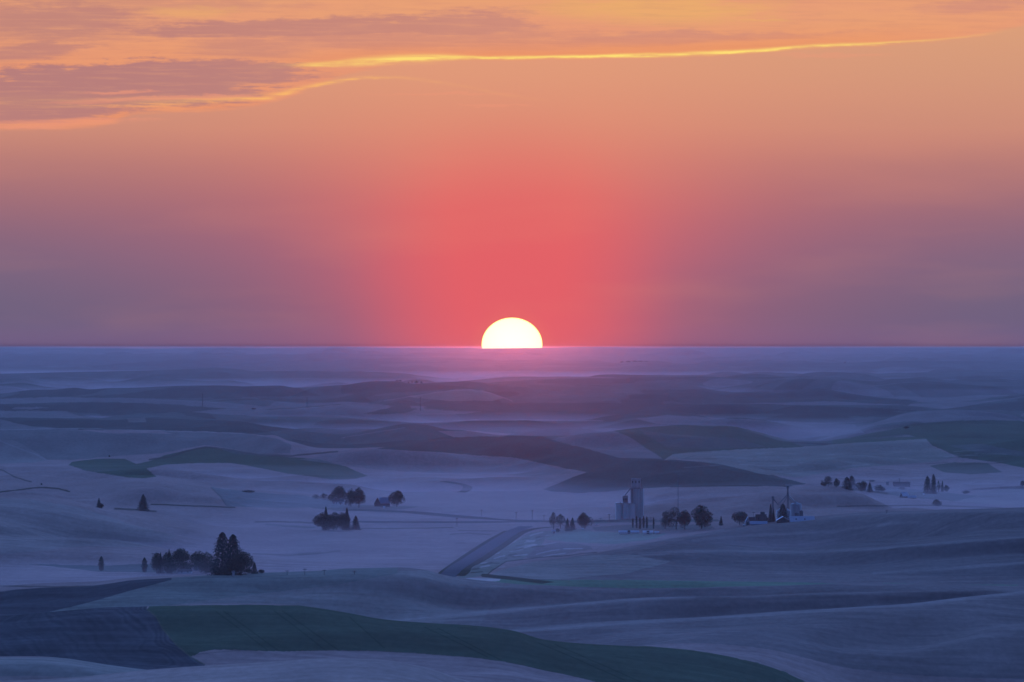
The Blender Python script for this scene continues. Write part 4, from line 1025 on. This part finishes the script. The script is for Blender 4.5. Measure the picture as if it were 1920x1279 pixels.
def mast():
    D = 5420.0; s = D / FOC; loc, _ = at(1271.3, D=D)
    t = thing('radio_mast', 'very thin tall dark radio mast rising behind a tree', 'mast', loc)
    h = EYE - (893 - HZ) * s - loc[2]
    k = 26
    for a in range(3):
        an = a * 2.094; c0 = (math.cos(an), math.sin(an))
        MB().tube((c0[0] * .34, c0[1] * .34, -.5), (c0[0] * .13, c0[1] * .13, h), .13, .07, 5).build('leg', STEELD, t)
    b = MB()
    for i in range(k):
        z0, z1 = h * i / k, h * (i + 1) / k; r0, r1 = .34 - .21 * i / k, .34 - .21 * (i + 1) / k
        for a in range(3):
            p, q = a * 2.094, (a + 1) * 2.094
            b.tube((math.cos(p) * r0, math.sin(p) * r0, z0), (math.cos(q) * r1, math.sin(q) * r1, z1), .05, n=4)
    b.build('bracing', STEELD, t)
    MB().tube((0, 0, h), (0, 0, h + 2.4), .07, .04).build('antenna', STEELD, t)
mast()

def pole(x, y0, top, label, arm=True, D=None, group=None, thick=.16, twin=False):
    loc, s = at(x, y0, D); h = (y0 - top) * s if D is None else EYE - (top - HZ) * s - loc[2]
    t = thing('utility_pole', label, 'utility pole', loc, group)
    MB().tube((0, 0, -.6), (0, 0, h), thick * 1.25, thick * .85, 8).build('shaft', POLE, t)
    if arm:
        b = MB().box(-1.15, 1.15, -.09, .09, h - .75, h - .5)
        ar = b.build('crossarm', POLE, t)
        for q in (-.95, .95): MB().cyl(q, 0, h - .5, h - .25, .09, n=8).build('insulator', STEELD, ar)
    return t
pole(380, 762.5, 738, 'tall dark pole in front of the far left ridge, leftmost of three', thick=.5, arm=True)
pole(575.7, 764, 745.5, 'tall pole on the far ridge, middle of three left of the sun', thick=.5)
pole(788.5, 770.5, 744.5, 'tall pole below the far ridge, rightmost of three left of the sun', thick=.5)
pole(856.7, 987.5, 971, 'thin pole on the track left of the highway, nearest the crossing lines')
pole(903, 969, 955.5, 'faint thin pole behind the country road, left of the pair', thick=.12)
pole(967.7, 976, 960, 'pole by the road junction, left of the taller one', thick=.15)
pole(998, 976.5, 956.8, 'tallest pole by the road junction at centre', thick=.17)
pole(1020, 977.5, 965.8, 'short pole just left of the clump beside the elevator', thick=.14)
pole(1126, 977, 970.8, 'stubby pole between the lumpy tree and the elevator', thick=.13)
pole(1142.2, 977.5, 963.8, 'pole with a transformer, nearest the left side of the elevator', thick=.18)
b_ = bpy.data.objects['utility_pole.009'] if 'utility_pole.009' in bpy.data.objects else None
if b_: MB().cyl(.3, 0, 2.6, 3.7, .33, n=12).build('transformer', STEELD, b_)
pole(1220.5, 979.5, 969.6, 'thin pole just right of the elevator, behind the poplars', thick=.12)
pole(445, 1078.5, 1056.5, 'pole in front of the wide tree at the near left farm', thick=.13, arm=False)
pole(286.5, 1066, 1036.5, 'pole rising at the left edge of the farm grove', thick=.12)
pole(538.3, 1078, 1068.8, 'short field pole, first one right of the near left farm', thick=.16)
pole(571.6, 1077.8, 1065.6, 'short field pole, second one right of the near left farm', thick=.12)
pole(608, 1077.5, 1067.4, 'short field pole, third one right of the near left farm', thick=.12)
pole(664.5, 1077.3, 1070.4, 'short field pole, last one right of the near left farm', thick=.14)
pole(1413, 985, 959.5, 'thin pole behind the old sheds of the grain bin farm', D=FD + 30, thick=.12)
pole(1686.5, 912, 897, 'pole standing above the long dark barn at the upper right', thick=.16)
pole(1662.7, 963, 956.5, 'tiny pole at the top edge of the big right hill', thick=.12)

def grain_bin(name, label, x0, x1, y0, eave, peak, D, m=STEEL, ribs=True):
    s = D / FOC; xc = (x0 + x1) / 2; loc, _ = at(xc, D=D)
    t = thing(name, label, 'grain bin', loc); r = (x1 - x0) / 2 * s
    Z = lambda y: EYE - (y - HZ) * s - loc[2]
    b = MB(); n = 40; ze = Z(eave); k = 14
    prof = [(r, -.6)]
    for i in range(k):          # corrugated rings
        z0 = ze * i / k; prof += [(r * 1.006, z0 + .06), (r * .994, z0 + ze / k * .9)]
    prof += [(r, ze)]
    for q, z in prof: b.v += [(q * math.cos(6.28318 * j / n), q * math.sin(6.28318 * j / n), z) for j in range(n)]
    b.f = [(i * n + j, i * n + (j + 1) % n, (i + 1) * n + (j + 1) % n, (i + 1) * n + j) for i in range(len(prof) - 1) for j in range(n)]
    b.build('bin_wall', m, t)
    zp = Z(peak); b = MB().cyl(0, 0, ze - .1, zp - .5, r * 1.03, r * .14, n)
    rf = b.build('bin_roof', m, t)
    MB().cyl(0, 0, zp - .5, zp, r * .14, r * .1, 14).build('roof_cap', STEELD, rf)
    MB().box(-r * .2, r * .12, -r - .12, -r + .3, -.2, 2.3).build('door', DOOR, t)
    return t
grain_bin('grain_bin', 'wide low steel grain bin behind the pyramidal conifer', 1455.5, 1482.5, 983, 957.6, 948.3, 5145)
grain_bin('grain_bin', 'taller steel grain bin right of the wide one', 1482.3, 1502.8, 983, 945.2, 940.2, 5180)
grain_bin('grain_bin', 'small steel bin in front of the taller grain bin', 1490, 1498, 983, 961.8, 959.8, 5136, STEELD)
grain_bin('grain_bin', 'small steel bin at the right end of the grain bin farm', 1498.9, 1506, 983, 958, 955.6, 5136, STEELD)

def grain_leg(x, top, D, label, spouts, rise):
    s = D / FOC; loc, _ = at(x, D=D); t = thing('bucket_elevator', label, 'grain lift', loc)
    X = lambda a: (a - x) * s
    Z = lambda y: EYE - (y - HZ) * s - loc[2]
    w = .42
    for sg in (-1, 1): MB().box(min(sg * .12, sg * (w + .25)), max(sg * .12, sg * (w + .25)), -.35, .35, -.5, Z(top + 3.5)).build('casing', STEELD, t)
    hd = MB().box(-.95, .95, -.6, .6, Z(top + 3.6), Z(top + 1.2)).cyl(0, 0, Z(top + 1.2), Z(top), .8, .3, 12).build('head', STEELD, t)
    if rise: MB().box(-.75, .75, -.75, .75, Z(top + 18.5), Z(top + 14)).build('distributor', STEELD, t)
    pf = MB().box(-1.3, 1.3, -1.2, 1.2, Z(top + 5.2), Z(top + 4.9)).build('platform', STEELD, t)
    r = MB()
    for q in (-1.25, 1.25):
        for v in (-1.15, 1.15): r.tube((q, v, Z(top + 4.9)), (q, v, Z(top + 2.6)), .05, n=4)
    r.tube((-1.25, -1.15, Z(top + 2.6)), (1.25, -1.15, Z(top + 2.6)), .05, n=4); r.build('railing', STEELD, pf)
    for (xe, ye, ys, dep, rad) in spouts:
        MB().tube((0, 0, Z(ys)), (X(xe), dep, Z(ye)), rad, n=6).build('spout', STEELD, t)
    return t
grain_leg(1449.0, 929.8, 5136, 'shorter grain lift tower with spouts, left of the bins', [(1459, 946.5, 934, 1, .32), (1458, 945, 936, 1, .2), (1452, 956, 948, 0, .2)], False)
grain_leg(1477.1, 910.3, 5150, 'taller grain lift tower with cables spreading to the bins', [(1459.4, 944.8, 927, -4, .3), (1467.4, 945.8, 929, -3, .2), (1493.5, 943, 928, 18, .36), (1486, 944.5, 929, 14, .18), (1499, 951, 931, 22, .2)], True)
MB_c = thing('catwalk', 'dark catwalk bridging the two grain lift spouts above the wide bin', 'catwalk', at(1463.5, D=5140)[0])
_s = 5140 / FOC; _z = EYE - (946.3 - HZ) * _s - MB_c.location.z
MB().box(-4.6 * _s, 4.9 * _s, -.5, .5, _z - .25, _z).build('deck', STEELD, MB_c)
_r = MB()
for i in range(6):
    q = (-4.5 + i * 1.86) * _s; _r.tube((q, -.48, _z), (q, -.48, _z + 1), .05, n=4)
_r.tube((-4.5 * _s, -.48, _z + 1), (4.8 * _s, -.48, _z + 1), .05, n=4); _r.build('railing', STEELD, MB_c)
MB().tube((-4.4 * _s, 0, _z - .2), (-5.5 * _s, .3, -.5), .16, n=6).build('support', STEELD, MB_c)
MB().tube((4.4 * _s, 0, _z - .2), (4.6 * _s, .3, -.5), .16, n=6).build('support', STEELD, MB_c)

# sheds of the grain bin farm (their feet stand behind the shoulder of the big right hill)
gable_house('machine_shed', 'open gabled shed with a pale left roof slope below the conifer', 'shed', 1455, 1480.2, 985, 975.6, 968.8, 13, BARNW, ROOFB, D=5085, end_on=True, doors=[(0, 4.0, 3.2)])
gable_house('machine_shed', 'long bright white-roofed shed at the right of the grain bins', 'shed', 1480.5, 1527, 984, 978.4, 968.2, 13, WHITE, ROOFW, D=5080, wins=[(-.25, 1.0, 1.0, .9), (.1, 1.0, 1.0, .9)])
gable_house('barn', 'grey gabled barn end at the left of the old farm sheds', 'barn', 1397, 1406, 986, 978, 969.4, 9, GREYW, ROOFB, D=5110, end_on=True, doors=[(0, 1.6, 2.4)])
gable_house('barn', 'long low barn with a pale sloping roof beside the round tree', 'barn', 1405.5, 1438.5, 986, 982.6, 977.6, 12, GREYW, ROOFB, D=5095)
gable_house('barn', 'dark long-roofed barn behind the pale low roof', 'barn', 1404, 1424, 986, 976, 970, 8, BARNW, ROOFD, D=5128)
def stepped():
    D = 5120.0; s = D / FOC; loc, _ = at(1427, D=D)
    t = thing('granary', 'dark block-shaped granary with a square cupola tower', 'granary', loc)
    X = lambda a: (a - 1427) * s
    Z = lambda y: EYE - (y - HZ) * s - loc[2]
    MB().box(X(1416.4), X(1437), -3, 3, -.6, Z(965)).build('wall', BARNW, t)
    MB().box(X(1416), X(1437.4), -3.2, 3.2, Z(965), Z(964.3)).build('roof', ROOFD, t)
    c = MB().box(X(1426), X(1433.8), -1.6, 1.6, Z(964.3), Z(960.6)).build('cupola', BARNW, t)
    MB().box(X(1425.6), X(1434.2), -1.8, 1.8, Z(960.6), Z(959.9)).build('cupola_roof', ROOFD, c)
    MB().box(X(1421), X(1423), -3.06, -2.9, Z(974), Z(970)).build('window', PANE, t)
stepped()
def tank(x, y0, L, r, label, D=None, rz=0.6):
    loc, s = at(x, y0, D); t = thing('storage_tank', label, 'tank', loc, rz=rz)
    b = MB(); n = 14
    prof = [(-L / 2, .05), (-L / 2 + .25, r * .75), (-L / 2 + .6, r), (L / 2 - .6, r), (L / 2 - .25, r * .75), (L / 2, .05)]
    for px_, q in prof: b.v += [(px_, q * math.cos(6.28318 * j / n), r + .35 + q * math.sin(6.28318 * j / n)) for j in range(n)]
    b.f = [(i * n + j, i * n + (j + 1) % n, (i + 1) * n + (j + 1) % n, (i + 1) * n + j) for i in range(5) for j in range(n)]
    b.build('vessel', WHITE, t, smooth=True)
    for q in (-.3, .3): MB().box(L * q - .1, L * q + .1, -r * .7, r * .7, -.3, .6).build('cradle', CONCD, t)
tank(1395.2, 985, 2.6, .65, 'small bright white tank at the foot of the round tree by the bins', D=5088)
tank(1092.3, 993.6, 2.2, .6, 'small white tank below the lumpy tree left of the elevator')
tank(1118.6, 985.8, 2.6, .5, 'faint pale tank in the grass left of the elevator')

# sheds and houses of the other farms
gable_house('shed', 'small pale roadside shed left of the dark squarish bush', 'shed', 1034.3, 1042, 1000.2, 996, 994.4, 3.5, WHITE, ROOFB, doors=[(.1, .9, 1.5)])
gable_house('farmhouse', 'white farmhouse with dark roof under the big round tree', 'house', 622.5, 645.5, 945.6, 940.2, 936.4, 8, WHITE, ROOFD, wins=[(-.32, .9, .9, 1.1), (-.12, .9, .9, 1.1), (.1, .9, .9, 1.1), (.3, .9, .9, 1.1)], doors=[(.2, 1.0, 2.0)], chimney=True)
gable_house('garage', 'small dark-sided outbuilding touching the right end of the white farmhouse', 'outbuilding', 645.8, 651, 946.6, 940.5, 937.8, 5, BARNW, ROOFD, end_on=True)
def cross_barn():
    loc, s = at(716, 949.5); t = thing('barn', 'large barn with a steep dark gable and a pale blue roof', 'barn', loc)
    X = lambda a: (a - 716) * s
    Z = lambda y: (949.5 - y) * s
    vs = [(X(713), -4.5, -.5), (X(731), -4.5, -.5), (X(731), -4.5, Z(944.2)), (X(713), -4.5, Z(944.2)), (X(713), 5, -.5), (X(731), 5, -.5), (X(731), 5, Z(944.2)), (X(713), 5, Z(944.2)), (X(731), .2, Z(934.0)), (X(713), .2, Z(934.0))]
    MB().add(vs, [(0, 1, 2, 3), (5, 4, 7, 6), (1, 5, 6, 8, 2), (4, 0, 3, 9, 7)]).build('wall', BARNW, t)
    MB().add([(X(711.3), -5.0, Z(944.0)), (X(731.4), -5.0, Z(944.0)), (X(731.4), .2, Z(933.2)), (X(711.3), .2, Z(933.2)), (X(731.4), 5.5, Z(944.4)), (X(711.3), 5.5, Z(944.4)),
              (X(711.3), -5.0, Z(943.4)), (X(731.4), -5.0, Z(943.4)), (X(731.4), .2, Z(932.6)), (X(711.3), .2, Z(932.6)), (X(731.4), 5.5, Z(943.8)), (X(711.3), 5.5, Z(943.8))],
             [(6, 7, 8, 9), (9, 8, 10, 11), (1, 0, 3, 2), (2, 3, 5, 4), (0, 1, 7, 6), (1, 2, 8, 7), (2, 4, 10, 8), (3, 0, 6, 9), (5, 3, 9, 11), (4, 5, 11, 10)]).build('roof', ROOFB, t)
    g = MB().add([(X(702), -6, -.5), (X(713.4), -6, -.5), (X(713.4), -6, Z(943.8)), (X(707.8), -6, Z(933.6)), (X(702), -6, Z(943.8)), (X(702), 4, -.5), (X(713.4), 4, -.5), (X(713.4), 4, Z(943.8)), (X(707.8), 4, Z(933.6)), (X(702), 4, Z(943.8))],
                 [(0, 1, 2, 3, 4), (9, 8, 7, 6, 5), (1, 6, 7, 2), (5, 0, 4, 9)]).build('gable_wing', BARNW, t)
    MB().add([(X(701.2), -6.4, Z(944.6)), (X(707.8), -6.4, Z(932.8)), (X(714.2), -6.4, Z(944.6)), (X(701.2), 4.2, Z(944.6)), (X(707.8), 4.2, Z(932.8)), (X(714.2), 4.2, Z(944.6)), (X(702), -6.4, Z(944.8)), (X(707.8), -6.4, Z(933.6)), (X(713.4), -6.4, Z(944.8)), (X(702), 4.2, Z(944.8)), (X(707.8), 4.2, Z(933.6)), (X(713.4), 4.2, Z(944.8))],
             [(0, 1, 4, 3), (1, 2, 5, 4), (0, 6, 7, 1), (1, 7, 8, 2), (7, 6, 9, 10), (8, 7, 10, 11)]).build('wing_roof', ROOFD, g)
    MB().box(X(706), X(709.6), -6.08, -5.9, -.3, Z(944)).build('door', DOOR, g)
cross_barn()
gable_house('shed', 'tiny pale shed in front of the blue-roofed barn', 'shed', 718, 722.6, 954, 951.2, 949.6, 2.5, WHITE, ROOFW)
gable_house('farmhouse', 'low white house at the near left farm, under the broad round tree', 'house', 333, 360.5, 1075.3, 1071.2, 1067.6, 7, WHITE, ROOFD, wins=[(-.2, .7, .6, .6), (.22, .7, .6, .6)])
gable_house('shed', 'narrow pale gable at the left end of the low white house', 'shed', 330.8, 334.2, 1075, 1070.5, 1066, 3, WHITE, ROOFD, end_on=True)
gable_house('farmhouse', 'grey-blue gabled farmhouse half hidden among the near left farm trees', 'house', 362, 382.5, 1070, 1062, 1054.8, 8, GREYW, ROOFB, end_on=True, wins=[(-.22, 2.6, .8, 1.0), (.05, 2.6, .8, 1.0), (.25, 2.6, .8, 1.0), (0, 4.6, .7, .8)], D=None)
gable_house('shed', 'small white shed at the foot of the wide tree, near left farm', 'shed', 434.5, 440.5, 1079, 1073, 1070, 3, WHITE, ROOFW)
gable_house('shed', 'speck-sized pale shed left of the low white house', 'shed', 303.8, 306.8, 1068, 1066.3, 1065.3, 1.2, WHITE, ROOFW)
gable_house('barn', 'small barn with a bright tilted roof at the upper right farm', 'barn', 1689, 1702, 933.5, 930.2, 923.0, 9, BARNW, ROOFW, rz=.35, doors=[(.1, 2.0, 1.8)])
gable_house('shed', 'low shed with a faint pale roof right of the bright tilted roof', 'shed', 1702, 1718, 934.5, 933.0, 929.6, 8, GREYW, ROOFB)
gable_house('barn', 'long low dark barn on the rise at the upper right farm', 'barn', 1674, 1706.5, 912, 908, 904, 10, BARNW, ROOFD, wins=[(-.3, 1.2, 1.2, 1.2), (.1, 1.2, 1.2, 1.2)])
gable_house('shed', 'boxy dark shed left of the long low dark barn', 'shed', 1661, 1667, 909.6, 905, 903.6, 5, BARNW, ROOFD)
gable_house('shed', 'white speck of a shed left of the tall fir pair', 'shed', 1730.5, 1733, 928, 926.6, 925.8, 2, WHITE, ROOFW)
print('objects', len(bpy.data.objects))
